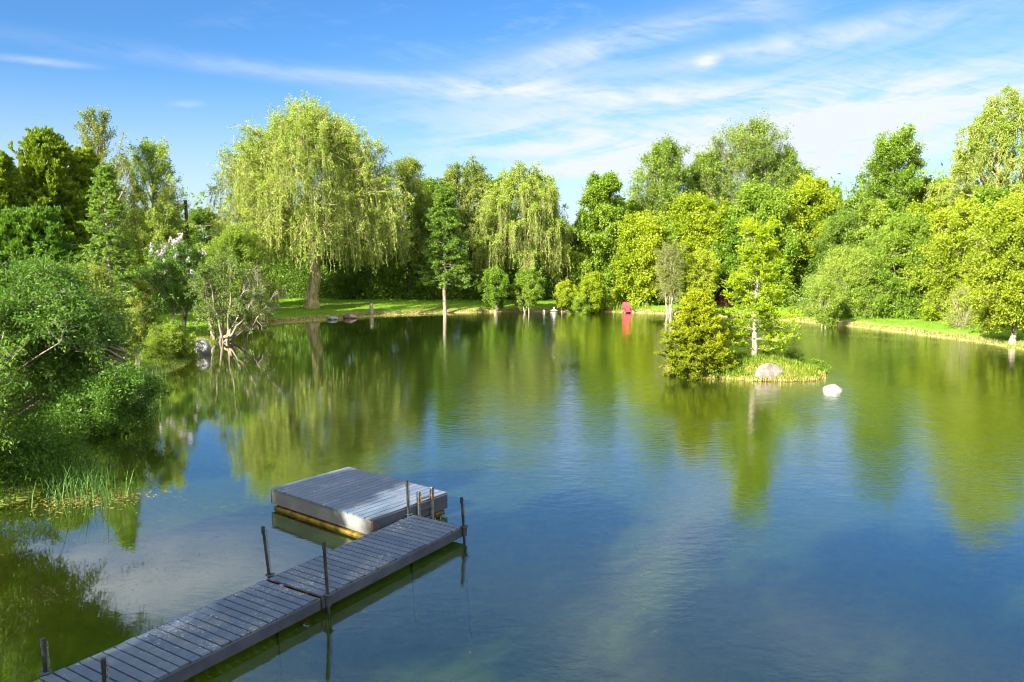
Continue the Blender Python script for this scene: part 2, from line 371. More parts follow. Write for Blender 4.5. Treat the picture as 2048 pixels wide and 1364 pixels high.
def conifer(H, R, seed, cb=.05, trunk_r=None, nw=70, tilt=.05, droop=.18, nb=9, nlv=26, L=.15, Wd=.05, env=env_cone, blen=.32, flatz=.25, needle_up=.1, tiers=0, nt=3, trunk_h=1.0, gaps=.0, rs=.65):
    global rng
    rng = np.random.default_rng(seed); wood, crown = Acc(), Acc(); trunk_r = trunk_r or H * .013
    P = np.linspace([0, 0, -.2], [0, 0, H * .985], 14); P[2:] += rng.normal(size=(12, 3)) * H * .003 * [1, 1, 0]; tubes(wood, P, trunk_r * 1.15, .012, 8)
    tubes(wood, np.linspace([0, 0, -.2], [0, 0, trunk_r * 2.5], 4), trunk_r * 1.6, trunk_r * 1.0, 8)
    t = (np.arange(nw) + rng.random(nw)) / nw
    if tiers: t = np.clip((np.round(t * tiers) + rng.normal(size=nw) * .10) / tiers, 0, .99)
    phi = np.arange(nw) * 2.399 + rng.normal(size=nw) * .4
    ln = R * env(t) * rng.uniform(rs, 1.08, nw) * (1 + .12 * np.sin(phi * 2 + seed)); z = H * (cb + (1 - cb) * t)
    o = np.stack([np.cos(phi), np.sin(phi), np.full(nw, tilt) + t * .5], 1)
    u = np.linspace(0, 1, 7)[None, :, None]
    LB = np.stack([0 * z, 0 * z, z], 1)[:, None] + o[:, None] * ln[:, None, None] * u - np.array([0, 0, 1.]) * droop * ln[:, None, None] * (u ** 1.5 - .55 * u ** 4)
    LB[:, 1:] += rng.normal(size=(nw, 6, 3)) * .015 * R
    tubes(wood, LB, trunk_r * .22, .008, 4)
    BR = spawn(LB, nb, .12, 1, R * blen, .75, .8, needle_up * .5, .2, .10, 4, flatz, .03, .55)
    tubes(wood, BR, .012, .006, 3)
    if gaps: BR = BR[rng.random(len(BR)) > gaps]
    TW = spawn(BR, nt, .1, 1, R * blen * .45, .7, .7, needle_up, .1, .05, 3, flatz, .03, .3)
    for Q, kk in ((BR, nlv), (TW, nlv)):
        s = rng.uniform(0, 1, (len(Q), kk)); Pp, T = at_s(Q, s); Pp = Pp.reshape(-1, 3); T = T.reshape(-1, 3); m = len(Pp)
        r = rng.normal(size=(m, 3)) * [1, 1, .6]
        leaves(crown, Pp + rng.normal(size=(m, 3)) * L * .15, T * .7 + r * .55 + [0, 0, needle_up], L * rng.uniform(.6, 1.2, m), Wd * rng.uniform(.8, 1.3, m), clump_tint(Pp, seed, 1.0, .2, .25) + .12 * (Pp[:, 2] / H - .5), .8)
    return wood, crown

# ------------------------------------------------------------------ the lie of the land
def P2(px, py, z=0.0):
    """point of the level z seen at a pixel of the photograph (used to read real positions off it)"""
    x = px - 1024; dy_ = FPX * math.cos(PITCH) - (py - 682) * math.sin(PITCH); dz_ = -FPX * math.sin(PITCH) - (py - 682) * math.cos(PITCH)
    t = (z - CAM_H) / dz_; return (x * t, dy_ * t)
bank_px = [(290, 748), (345, 742), (395, 715), (412, 700), (440, 681), (480, 664), (525, 652), (575, 645), (640, 640), (720, 634), (800, 629), (900, 625.5), (1000, 623.5),
           (1120, 623), (1230, 624), (1320, 627), (1440, 632), (1530, 637), (1600, 643), (1700, 652), (1800, 664), (1900, 677), (1980, 688), (2048, 699)]
pond = [P2(*p) for p in bank_px] + [(31, 36), (33, 24), (30, 10), (22, 2), (8, 1), (-6, 2), (-11.5, 4.5), (-13.6, 9), (-13.4, 13), (-11.6, 16.0), (-10.6, 17.4), (-11.8, 20), (-13.2, 23), (-13.3, 27), (-14.6, 31)]
isle_px = [(1338, 738), (1350, 750), (1400, 757), (1450, 758), (1500, 761), (1560, 763), (1610, 763), (1643, 758), (1640, 745), (1600, 732), (1540, 724), (1480, 722), (1420, 724), (1370, 729)]
isle = [P2(*p) for p in isle_px]
pond = np.array(pond); isle = np.array(isle)
def sdf(X, Y, poly):
    """distance to the outline, positive outside"""
    X = np.asarray(X, float); Y = np.asarray(Y, float); d = np.full(X.shape, 1e9); inside = np.zeros(X.shape, bool)
    n = len(poly)
    for i in range(n):
        ax, ay = poly[i]; bx, by = poly[(i + 1) % n]; ex, ey = bx - ax, by - ay
        t = np.clip(((X - ax) * ex + (Y - ay) * ey) / (ex * ex + ey * ey), 0, 1)
        d = np.minimum(d, np.hypot(X - ax - t * ex, Y - ay - t * ey))
        c = ((ay > Y) != (by > Y)) & (X < (bx - ax) * (Y - ay) / (by - ay + 1e-12) + ax); inside ^= c
    return np.where(inside, -d, d)
def lump(X, Y): return (np.sin(X * .9 + 1.3 * np.sin(Y * .5)) + np.sin(Y * 1.1 + 1.7 * np.sin(X * .6)) + .6 * np.sin(X * 2.3 + Y * 1.9)) / 2.6
def ground_z(X, Y):
    X = np.asarray(X, float); Y = np.asarray(Y, float)
    s1 = sdf(X, Y, pond) + .10 * lump(X * 2.2, Y * 2.2); s2 = sdf(X, Y, isle)
    out = .02 + .26 * (1 - np.exp(-np.maximum(s1, 0) / .9)) + .45 * (1 - np.exp(-np.maximum(s1, 0) / 10)) + .04 * lump(X, Y) * np.clip(s1 / 2, 0, 1)
    isl = .02 + .55 * (1 - np.exp(np.minimum(s2, 0) / 1.0)) + .04 * lump(X * 2, Y * 2)
    d = np.minimum(np.maximum(-s1, 0), np.maximum(s2, 0))
    shelf = np.exp(-(((X - 17) / 17) ** 2 + ((Y - 32) / 8.0) ** 2))
    di = np.maximum(s2, 0)
    depth = np.minimum(.03 + .42 * d, 3.2); depth = depth * (1 - .84 * shelf) + .30 * shelf
    depth = np.minimum(depth, .04 + .5 * d)
    bed = -depth - .03 * lump(X * 1.5, Y * 1.5)
    return np.where(s1 > 0, out, np.where(s2 < 0, isl, np.minimum(bed, -.015)))
def gz(x, y): return float(ground_z(np.array([x]), np.array([y]))[0])

def axis(a, b, step, far, grow=1.35):
    v = list(np.arange(a, b + step * .5, step)); s = step; lo = a; hi = b; L, Rr = [], []
    while hi < far: s *= grow; hi += s; Rr.append(hi); lo -= s; L.append(lo)
    return np.array(L[::-1] + v + Rr)
gx = axis(-34, 40, .33, 1800); gy = axis(-2, 76, .33, 1800)
GX, GY = np.meshgrid(gx, gy); GZ = ground_z(GX, GY)
nx, ny = len(gx), len(gy); ii = np.arange(nx * ny).reshape(ny, nx)
ga = Acc(); ga.add(np.stack([GX, GY, GZ], -1).reshape(-1, 3), np.stack([ii[:-1, :-1], ii[:-1, 1:], ii[1:, 1:], ii[1:, :-1]], -1).reshape(-1, 4),
                   np.clip(np.minimum(sdf(GX, GY, pond), 9) / 10, -1, 1).ravel())
m, t, o = mat('ground_soil_and_lawn')
geo = t.node('ShaderNodeNewGeometry'); pos = geo.outputs['Position']; sx = t.node('ShaderNodeSeparateXYZ'); t.l.new(pos, sx.inputs[0])
big = t.noise(pos, .35, 4, .6); fine = t.noise(pos, 9.0, 6, .7); mid_ = t.noise(pos, 1.6, 5, .65)
lawn = t.mix(t.ramp(big, .35, .65), (.09, .21, .010), (.15, .28, .014)); lawn = t.mix(t.ramp(fine, .3, .7, 0, .45), lawn, (.15, .20, .03))
dirt = t.mix(t.ramp(fine, .3, .7), (.14, .105, .045), (.34, .27, .12))
att = t.node('ShaderNodeAttribute', attribute_name='tint')
edge = t.m('ADD', att.outputs['Fac'], t.m('MULTIPLY', t.m('SUBTRACT', mid_, .5), .30))
dirtm = t.m('MULTIPLY', t.ramp(edge, .06, .16, 1, 0), t.ramp(sx.outputs[1], 30, 50, .35, 1)); col = t.mix(dirtm, lawn, dirt)
bed = t.mix(t.ramp(mid_, .35, .65), (.50, .35, .012), (.74, .52, .03))
bed = t.mix(t.ramp(fine, .55, .75, 0, .5), bed, (.08, .09, .015))
col = t.mix(t.ramp(sx.outputs[2], -.03, .02), bed, col)
t.l.new(principled(t, col, .95, .1, bump(t, fine, .6, .05)), o.inputs[0])
tag(ga.obj('ground', m, smooth=True), kind='structure')

# water: a closed body of slightly murky water with a rippled, reflecting top
wa = Acc(); wa.box((0, 37, -2.0), (90, 92, 4.0))
m, t, o = mat('pond_water')
geo = t.node('ShaderNodeNewGeometry'); pos = geo.outputs['Position']; sx = t.node('ShaderNodeSeparateXYZ'); t.l.new(pos, sx.inputs[0])
mp = t.node('ShaderNodeMapping'); mp.inputs['Rotation'].default_value = (0, 0, .5); mp.inputs['Scale'].default_value = (1, 2.1, 1); t.l.new(pos, mp.inputs[0])
r1 = t.noise(mp.outputs[0], 2.6, 3, .55, .4); r2 = t.noise(mp.outputs[0], 8.5, 3, .6, .2); r3 = t.noise(pos, .8, 2, .5)
patch = t.noise(pos, .11, 3, .5, .6)
calm = t.ramp(sx.outputs[0], -8, 1, 0.10, 1.0)                # sheltered water along the left bank
calm = t.m('MULTIPLY', calm, t.ramp(patch, .38, .62, .45, 1.0)); calm = t.m('MAXIMUM', calm, .08)
calm = t.m('MULTIPLY', calm, t.ramp(sx.outputs[1], 8, 24, .45, 1.0))
hgt = t.m('ADD', t.m('MULTIPLY', r1, .62), t.m('ADD', t.m('MULTIPLY', r2, .20), t.m('MULTIPLY', r3, .9)))
b = t.node('ShaderNodeBump'); b.inputs['Distance'].default_value = .018; t.l.new(hgt, b.inputs['Height']); t.l.new(calm, b.inputs['Strength'])
fr = t.node('ShaderNodeFresnel'); fr.inputs['IOR'].default_value = 1.5; t.l.new(b.outputs[0], fr.inputs['Normal'])
gl = t.node('ShaderNodeBsdfGlossy'); gl.inputs['Color'].default_value = (1, 1, 1, 1); gl.inputs['Roughness'].default_value = .015; t.l.new(b.outputs[0], gl.inputs['Normal'])
trn = t.node('ShaderNodeBsdfTransparent'); trn.inputs[0].default_value = (.93, .97, .90, 1)
murk = t.node('ShaderNodeBsdfDiffuse'); murk.inputs[0].default_value = (.034, .060, .008, 1)
mxa = t.node('ShaderNodeMixShader'); mxa.inputs[0].default_value = .40; t.l.new(trn.outputs[0], mxa.inputs[1]); t.l.new(murk.outputs[0], mxa.inputs[2])
mxb = t.node('ShaderNodeMixShader'); t.l.new(t.m('ADD', t.m('MULTIPLY', fr.outputs[0], 1.3), .12, clamp=True), mxb.inputs[0]); t.l.new(mxa.outputs[0], mxb.inputs[1]); t.l.new(gl.outputs[0], mxb.inputs[2])
t.l.new(mxb.outputs[0], o.inputs[0])
va = t.node('ShaderNodeVolumeAbsorption'); va.inputs['Color'].default_value = (.30, .62, .18, 1); va.inputs['Density'].default_value = .36
t.l.new(va.outputs[0], o.inputs['Volume'])
tag(wa.obj('water', m), kind='structure')

# ------------------------------------------------------------------ dock and raft
def plank_mat(name, c0, c1, scuff=.0, seam=(.1, .1, .1)):
    m, t, o = mat(name); v = objco(t); a = t.node('ShaderNodeAttribute', attribute_name='tint')
    mp = t.node('ShaderNodeMapping'); mp.inputs['Scale'].default_value = (1.2, 22, 5); t.l.new(v, mp.inputs[0])
    sh = t.node('ShaderNodeVectorMath', operation='ADD'); t.l.new(mp.outputs[0], sh.inputs[0]); t.l.new(t.comb(t.m('MULTIPLY', a.outputs['Fac'], 40.0), 0.0, 0.0), sh.inputs[1])
    g = t.noise(sh.outputs[0], 1.6, 7, .7, .6); col = t.mix(t.ramp(g, .3, .7), c0, c1)
    col = t.mix(t.m('MULTIPLY', t.m('ABSOLUTE', t.m('SUBTRACT', a.outputs['Fac'], .5)), .6), col, (.13, .15, .18))
    st = t.noise(v, 2.2, 4, .6); col = t.mix(t.ramp(st, .5, .75, 0, .5), col, (.16, .165, .17))
    if scuff:
        s1 = t.noise(v, 26, 4, .7, 1.2); s2 = t.noise(v, 2.0, 2, .5); sc = t.m('MULTIPLY', t.ramp(s1, .58, .64), t.ramp(s2, .46, .60)); col = t.mix(t.m('MULTIPLY', sc, scuff), col, (.75, .75, .72))
    t.l.new(principled(t, col, t.ramp(g, .3, .7, .60, .8), .35, bump(t, g, .5, .004)), o.inputs[0]); return m
M_deck = plank_mat('weathered_slate_planks', (.030, .052, .090), (.068, .104, .155), .5)
M_raft = plank_mat('weathered_raft_planks', (.042, .068, .11), (.10, .137, .19), .3)
def painted(name, c0, c1, sc=3.0, rough=.6, stain=None):
    m, t, o = mat(name); v = objco(t); n = t.noise(v, sc, 5, .65); col = t.mix(t.ramp(n, .3, .7), c0, c1)
    f = t.noise(v, 30, 4, .7); col = t.mix(t.ramp(f, .62, .72, 0, .45), col, stain or c1)
    t.l.new(principled(t, col, max(rough, .75), .2, bump(t, f, .3, .004)), o.inputs[0]); return m
M_side = painted('slate_side_board', (.035, .042, .055), (.06, .07, .09), 2.0, .6, (.15, .16, .17))
M_panel = painted('grey_side_panel', (.11, .115, .115), (.17, .17, .165), 1.4, .7, (.34, .33, .28))
M_steel = painted('dark_galvanised_post', (.012, .013, .018), (.045, .045, .05), 8, .5, (.08, .06, .04))
M_rust = painted('rusty_metal', (.10, .04, .015), (.30, .14, .05), 14, .8, (.4, .2, .06))
M_stringer = painted('reddish_stringer', (.14, .03, .02), (.24, .06, .035), 4, .8)
M_chain = painted('chain_steel', (.12, .12, .12), (.26, .25, .24), 20, .45)
M_foam = painted('algae_stained_float', (.05, .04, .012), (.30, .19, .02), 5, .8, (.12, .12, .02))
M_wood = painted('old_grey_wood', (.07, .075, .08), (.17, .17, .165), 8, .85)

def rotz(a): c, s = math.cos(a), math.sin(a); return np.array([[c, -s, 0], [s, c, 0], [0, 0, 1]])
DZ = .28
Bc = np.array(P2(641, 1193.4, DZ)); Dc = np.array(P2(923, 1052.8, DZ)); Ac = np.array(P2(530.5, 1158.7, DZ))
dirv = (Dc - Bc) / np.linalg.norm(Dc - Bc); nrm = np.array([-dirv[1], dirv[0]]); ang = math.atan2(dirv[1], dirv[0])
WDK = 1.21
dock = thing('dock', 'long slate blue plank dock on pipe posts, leading to the swimming raft', 'dock', (*Bc, 0), ang)
# local x runs along the dock towards the raft, local y away from the camera side; x=0 is the joint of the two sections
Ld = float(np.linalg.norm(Dc - Bc)); dk = Acc(); st_ = Acc(); rg = random.Random(3)
pitch_ = .158
def planks(acc, x0, n, wd, z, gap=.026, th=.032, y0=0.0):
    for i in range(n):
        j = rg.uniform(-.02, .02)
        acc.box((x0 + (i + .5) * pitch_, y0 + wd / 2 + j, z - th / 2 + rg.uniform(-.002, .002)), (pitch_ - gap, wd, th), rotz(rg.uniform(-.004, .004)), rg.random())
n2 = round((Ld - .03) / pitch_); planks(dk, .03, n2, WDK, DZ); L1 = 50
planks(dk, -.05 - L1 * pitch_, L1, WDK, DZ)
ro = [o_ for o_ in [dk.obj('deck', M_deck, dock)]][0]
for x0, x1 in ((.03, .03 + n2 * pitch_), (-.05 - L1 * pitch_, -.05)):
    for yy in (.35, .85): st_.box(((x0 + x1) / 2, yy, DZ - .032 - .071), (x1 - x0 - .02, .04, .13))
st_.obj('stringer', M_stringer, dock)
for x0, x1 in ((.0, .03 + n2 * pitch_ + .01), (-.05 - L1 * pitch_, -.04)):
    for yy in (-.022, WDK + .022):
        a = Acc(); a.box(((x0 + x1) / 2, yy, DZ - .105), (x1 - x0, .036, .17)); a.obj('side_board', M_side, dock, bevel=.005)
a = Acc(); a.box((.03 + n2 * pitch_ + .03, WDK / 2, DZ - .105), (.036, WDK + .08, .17)); a.obj('end_board', M_side, dock, bevel=.005)
a = Acc(); a.box((-.012, WDK / 2, DZ - .06), (.02, WDK, .05)); a.obj('joint_bracket', M_rust, dock)
xe = .03 + n2 * pitch_
def post(x, y, top, lean=(0, 0), chain=True, clamp_=True):
    a = Acc(); P = np.linspace([x - lean[0] * 2, y - lean[1] * 2, -2.0], [x + lean[0], y + lean[1], top], 12)
    tubes(a, P, .024, .024, 10); tubes(a, [P[-1] - [0, 0, .10], P[-1] + [0, 0, .012]], .030, .030, 10); tubes(a, [P[-1] + [0, 0, .012], P[-1] + [0, 0, .014]], .030, .001, 10)
    p = a.obj('post', M_steel, dock, smooth=False)
    if clamp_:
        c = Acc(); th = np.linspace(0, 2 * np.pi, 13)[:-1]
        for zz, r in ((DZ - .05, .055), (DZ + .008, .055)):
            pass
        tubes(c, [[x, y, DZ - .17], [x, y, DZ + .012]], .045, .045, 12); tubes(c, [[x, y, DZ + .012], [x, y, DZ + .02]], .075, .075, 12); tubes(c, [[x, y, DZ + .02], [x, y, DZ + .021]], .075, .025, 12); c.obj('clamp', M_side, dock)
    if chain:
        c = Acc(); n = int((top - DZ - .1) / .042)
        for i in range(n):
            z = top - .06 - i * .042; f = (z - 0) / max(top, .1); cx_, cy_ = x + lean[0] * f + .045, y + lean[1] * f - .012
            th = np.linspace(0, 2 * np.pi, 9); e1 = np.array([.012, 0, 0]) if i % 2 else np.array([0, .012, 0])
            ring = np.array([[cx_, cy_, z]]) + np.cos(th)[:, None] * e1 + np.sin(th)[:, None] * np.array([0, 0, .024]); tubes(c, ring, .0045, .0045, 4)
        c.obj('chain', M_chain, p)
    return p
post(.10, -.06, 1.12, (-.03, .03)); post(.12, WDK + .06, 1.10, (-.06, .06)); post(xe - .02, -.07, .86, (-.05, .03)); post(xe - .04, WDK + .07, .98, (-.04, .02), True)
post(-3.45, -.07, .86, (.02, .0)); post(-3.42, WDK + .07, .72, (0, .02))

# raft
ZR = .44
ra = np.array(P2(547.6, 978, ZR)); rb = np.array(P2(748, 1040, ZR)); rc = np.array(P2(888.3, 983.5, ZR)); rd = np.array(P2(690, 932, ZR))
ex = (rb - ra + rc - rd); ex = ex / np.linalg.norm(ex); ey = np.array([-ex[1], ex[0]]); cen = (ra + rb + rc + rd) / 4
LX = (np.linalg.norm(rb - ra) + np.linalg.norm(rc - rd)) / 2; LY = (np.linalg.norm(rc - rb) + np.linalg.norm(rd - ra)) / 2
raft = thing('swimming_raft', 'square grey plank swimming raft afloat beside the end of the dock', 'raft', (*cen, 0), math.atan2(ex[1], ex[0]))
a = Acc(); n = 19; w = LX / n
for i in range(n): a.box((-LX / 2 + (i + .5) * w, rg.uniform(-.006, .006), ZR - .016 + rg.uniform(-.001, .001)), (w - .014, LY + .03, .032), rotz(rg.uniform(-.001, .001)), rg.random())
# planks run along local y, so swap the grain direction with a rotated copy of the deck mesh
dd = Acc(); V = np.concatenate(a.v); V2 = np.stack([V[:, 1], -V[:, 0], V[:, 2]], 1); dd.add(V2, np.concatenate(a.f), np.concatenate(a.c))
od = dd.obj('deck', M_raft, raft); od.rotation_euler = (0, 0, math.pi / 2)
for (cx_, cy_, sx_, sy_, mm) in ((0, -LY / 2 + .02, LX - .03, .03, M_panel), (0, LY / 2 - .02, LX - .03, .03, M_panel), (-LX / 2 + .0, 0, .03, LY - .005, M_side), (LX / 2 - .0, 0, .03, LY - .005, M_side)):
    p = Acc(); p.box((cx_, cy_, ZR - .034 - .15), (sx_, sy_, .30)); p.obj('side_panel', mm, raft, bevel=.003)
p = Acc(); p.box((LX / 2 + .012, -LY / 2 + .012, ZR - .034 - .15), (.03, .035, .30)); p.obj('corner_strip', M_rust, raft)
for sy in (-.55, .55):
    p = Acc(); p.box((0, sy * LY * .78, -.05), (LX - .10, LY * .14, .20)); p.obj('float', M_foam, raft, bevel=.03)
# ladder on the dock-facing side of the raft
lad = Acc()
yl = .17 * LY
for k in (-.19, .19):
    lad.box((LX / 2 + .05, yl + k, ZR - .14), (.055, .075, .70)); tubes(lad, [[LX / 2 + .022, yl + k, ZR + .21], [LX / 2 + .078, yl + k, ZR + .21]], .0375, .0375, 12)
lo_ = lad.obj('ladder', M_wood, raft, bevel=.006)
for k in range(3):
    r_ = Acc(); r_.box((LX / 2 + .05, yl, ZR + .08 - k * .22), (.05, .32, .035)); r_.obj('rung', M_side if k else M_chain, lo_)
for k in (-.19, .19):
    r_ = Acc(); tubes(r_, [[LX / 2 + .085, yl + k * .8, ZR + .02], [LX / 2 + .08, yl + k * .8, ZR + .16]], .012, .012, 6); r_.box((LX / 2 + .08, yl + k, ZR + .0), (.012, .09, .03)); r_.obj('hook', M_rust, lo_)

# ------------------------------------------------------------------ placing by the photograph's measure
def ground_at(px, Y):
    X = (px - 1024) / FPX * (Y * math.cos(PITCH) + CAM_H * math.sin(PITCH)); return X, Y, gz(X, Y)
def top_z(py, Y):
    yy = (682 - py) / FPX; return CAM_H + Y * (yy * math.cos(PITCH) - math.sin(PITCH)) / (math.cos(PITCH) + yy * math.sin(PITCH))
def mpx(w, Y): return w / FPX * Y
def put(name, label, cat, px, Y, py, wpx, fn, leafm, bark, group=None, rz=0, **kw):
    X, Y, z = ground_at(px, Y); H = top_z(py, Y) - z; wood, crown = fn(H, mpx(wpx, Y), **kw)
    return finish(name, label, cat, (X, Y, z - .03), rz, wood, crown, MB[bark], ML[leafm], group)

G1 = 'trees behind the far lawn'; G2 = 'trees along the right bank'; G3 = 'dark cedars on the left'; G4 = 'shrubs on the left bank'; G5 = 'bushes along the right bank'
# --- left bank
ced = dict(cb=.03, nw=150, tilt=.75, droop=-.1, nb=12, nlv=26, L=.19, Wd=.075, env=lambda t: np.clip(np.minimum(.75 + t * .6, (1 - t) ** .55 * 1.15), .05, 1), flatz=1.3, needle_up=.8, blen=.42)
put('cedar_tree', 'dark cedar with a broad blunt top, second from the left frame edge', 'cedar', 112, 50, 292, 92, conifer, 'cedar', 'dark', G3, seed=11, **ced)
put('cedar_tree', 'dark cedar cut by the left frame edge', 'cedar', 14, 47, 325, 70, conifer, 'cedar', 'dark', G3, seed=12, **ced)
put('cedar_tree', 'narrow dark cedar between the broad cedar and the tall thin tree', 'cedar', 188, 53, 315, 56, conifer, 'cedar', 'dark', G3, seed=13, **ced)
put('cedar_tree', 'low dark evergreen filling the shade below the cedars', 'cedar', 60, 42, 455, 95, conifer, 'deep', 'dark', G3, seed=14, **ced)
airy = dict(env=env_round, cb=.22, asc=2.0, nl=54, nb=9, nt=7, nlv=4, L=.20, Wd=.13, upb=.5, along=.7, holes=.25, droop=.0, lb=.40, spread=.7)
put('airy_tree', 'tall thin see-through tree, the highest above the dark cedars', 'tree', 218, 58, 208, 66, broadleaf, 'olive', 'grey', G1, seed=21, **{**airy, 'nlv': 2, 'cb': .45, 'asc': 2.2})
put('airy_tree', 'yellow green airy tree right of the tallest thin tree, beside the dark pole', 'tree', 318, 61, 268, 80, broadleaf, 'willow', 'grey', G1, seed=22, **{**airy, 'env': env_round, 'cb': .12, 'nlv': 5, 'nl': 64})
put('larch_tree', 'feathery green larch with a pale straight trunk on the left lawn', 'larch', 230, 38.5, 330, 74, conifer, 'larch', 'pale', seed=23, cb=.24, nw=80, nb=10, nlv=15, L=.12, Wd=.045, droop=.15, trunk_r=.13, nt=3, gaps=.25)
# dark pole and cable
X, Y, z = ground_at(385, 63); t_ = thing('utility_pole', 'dark wooden pole rising behind the lilac', 'pole', (X, Y, z)); a = Acc(); tubes(a, np.linspace([0, 0, -.5], [-.12, 0, top_z(400, 63) - z], 6), .17, .12, 10)
a.obj('pole', MB['dark'], t_, smooth=True); a = Acc(); a.box((-.1, -.14, top_z(412, 63) - z), (.18, .12, .3)); a.obj('junction_box', M_steel, t_)
a = Acc(); p0 = np.array([*ground_at(-60, 44)[:2], top_z(443, 44)]); p1 = np.array([*ground_at(200, 47)[:2], top_z(492, 47)]); u = np.linspace(0, 1, 24)[:, None]
Pc = p0 * (1 - u) + p1 * u; Pc[:, 2] -= .5 * 4 * (u * (1 - u))[:, 0] * .5; tubes(a, Pc, .02, .02, 5); tag(a.obj('overhead_cable', M_steel, smooth=True), 'thin cable crossing in front of the dark cedars', 'cable')

put('willow_bush', 'pale green rounded willow bush behind the lilac and the leaning shrub', 'bush', 480, 56, 452, 74, broadleaf, 'willow', 'grey', seed=31, cb=.05, nl=40, nb=9, nt=6, nlv=11, L=.22, Wd=.09, stems=4, env=env_dome, trunk_r=.10)
X, Y, z = ground_at(362, 49)
H = top_z(488, 49) - z
wood, crown = broadleaf(H, mpx(72, 49), 33, env=env_dome, cb=.55, nl=30, nb=8, nt=6, nlv=8, L=.16, Wd=.10, stems=6, asc=1.3, trunk_r=.12, holes=.2, multi_spread=.75)
lil = finish('lilac_tree', 'lilac with mauve blossom and pale forked stems on the left lawn', 'lilac', (X, Y, z - .03), 0, wood, crown, MB['pale'], ML['bush'])
bl = []
for v_ in range(2):
    a = Acc(); rng = np.random.default_rng(50 + v_); nb_ = 60; zz = rng.random(nb_); th = rng.uniform(0, 6.28, nb_); r_ = .07 * (1 - zz) + .015
    C = np.stack([r_ * np.cos(th), r_ * np.sin(th), zz * .26], 1); leaves(a, C, C * [3, 3, .3] + rng.normal(size=(nb_, 3)) * .04, .06, .055, rng.random(nb_), .2); bl.append(a.mesh('blossom'))
    bl[-1].materials.append(ML['pink'])
Vc = np.concatenate(crown.v); rs_ = np.random.default_rng(5); topv = Vc[(Vc[:, 2] > H * .80) | ((Vc[:, 2] > H * .6) & (Vc[:, 1] < -1.2) & (np.abs(Vc[:, 0]) > 1.4))]
for i in range(46):
    c = topv[rs_.integers(len(topv))]; o_ = bpy.data.objects.new('blossom', bl[i % 2]); COL.objects.link(o_); o_.parent = lil
    o_.location = c + np.array([0, -.05, .03]); o_.rotation_euler = (rs_.normal() * .4, rs_.normal() * .4, rs_.uniform(0, 6)); o_.scale = [rs_.uniform(.8, 1.25)] * 3

# leaning multi stemmed shrub at the water's edge
def leaning(seed=35):
    global rng
    rng = np.random.default_rng(seed); wood, crown = Acc(), Acc(); stems = []
    tips = [(-1.0, .3, 3.4), (-.5, -.4, 4.2), (.1, .5, 4.7), (.7, -.2, 4.6), (1.5, .3, 4.2), (2.3, -.3, 3.5), (3.1, .2, 2.9), (1.0, 1.2, 4.0), (-1.2, 1.0, 3.2)]
    for i, tp in enumerate(tips):
        tp = np.array(tp, float); b = np.array([rng.normal() * .1, rng.normal() * .1, -.1]) + (np.array([-.55, .2, 0]) if i in (0, 8) else 0) + (np.array([-.4, 1.5, 0]) if i in (7, ) else 0)
        c = b + (tp - b) * [.62, .62, .35]; u = np.linspace(0, 1, 10)[:, None]; P = (1 - u) ** 2 * b + 2 * u * (1 - u) * c + u ** 2 * tp; P[1:] += rng.normal(size=(9, 3)) * .05
        tubes(wood, P, rng.uniform(.075, .12), .022, 7); stems.append(P)
    for k in range(9):    # suckers standing along the edge
        b = np.array([-.55 + rng.normal() * .15, .9 + k * .75 + rng.normal() * .2, .05]); tp = b + [rng.normal() * .35, rng.normal() * .2, rng.uniform(1.3, 2.8)]
        tubes(wood, np.linspace(b, tp, 6) + rng.normal(size=(6, 3)) * .035, rng.uniform(.025, .06), .012, 5)
    LB = np.array(stems); BR = spawn(LB, 13, .42, 1, 1.25, .5, .8, .15, .35, .1, 6, 1, .05, .35, [.5, 0, 2.4]); tubes(wood, BR, .025, .009, 4)
    TW = spawn(BR, 9, .1, 1, .62, .5, .9, .1, .4, .1, 5, 1, .05, .3, [.5, 0, 2.6]); tubes(wood, TW, .010, .005, 3)
    T3 = spawn(TW[::2], 3, .2, 1, .3, .5, .9, .0, .3, .1, 3, 1, .05, .3); tubes(wood, T3, .006, .004, 3)
    keep = (TW[:, 0, 0] < 1.2) | (rng.random(len(TW)) < .3); Q = TW[keep]; s = rng.uniform(.2, 1, (len(Q), 16)); Pp, T = at_s(Q, s); Pp = Pp.reshape(-1, 3); T = T.reshape(-1, 3); m_ = len(Pp)
    leaves(crown, Pp + rng.normal(size=(m_, 3)) * .05, T * .5 + rng.normal(size=(m_, 3)) * .6, .12 * rng.uniform(.7, 1.2, m_), .06, clump_tint(Pp, seed, 1.2), .4)
    return wood, crown
X, Y = P2(447, 681, .1); w_, c_ = leaning(); lt_ = finish('leaning_shrub', 'many stemmed shrub leaning over the water with bare grey twigs', 'shrub', (X, Y, .03), 0, w_, c_, MB['grey'], ML['mid'])
a = Acc(); tubes(a, [[.10, -.05, .30], [.30, -.30, .36]], .09, .075, 12); a.obj('cut_branch', MB['pale'], lt_); m, t, o = mat('fresh_cut_wood'); t.l.new(principled(t, (.75, .28, .05), .7), o.inputs[0])
a = Acc(); tubes(a, [[.30, -.30, .36], [.302, -.303, .361]], .075, .002, 12); a.obj('cut_face', m, lt_)

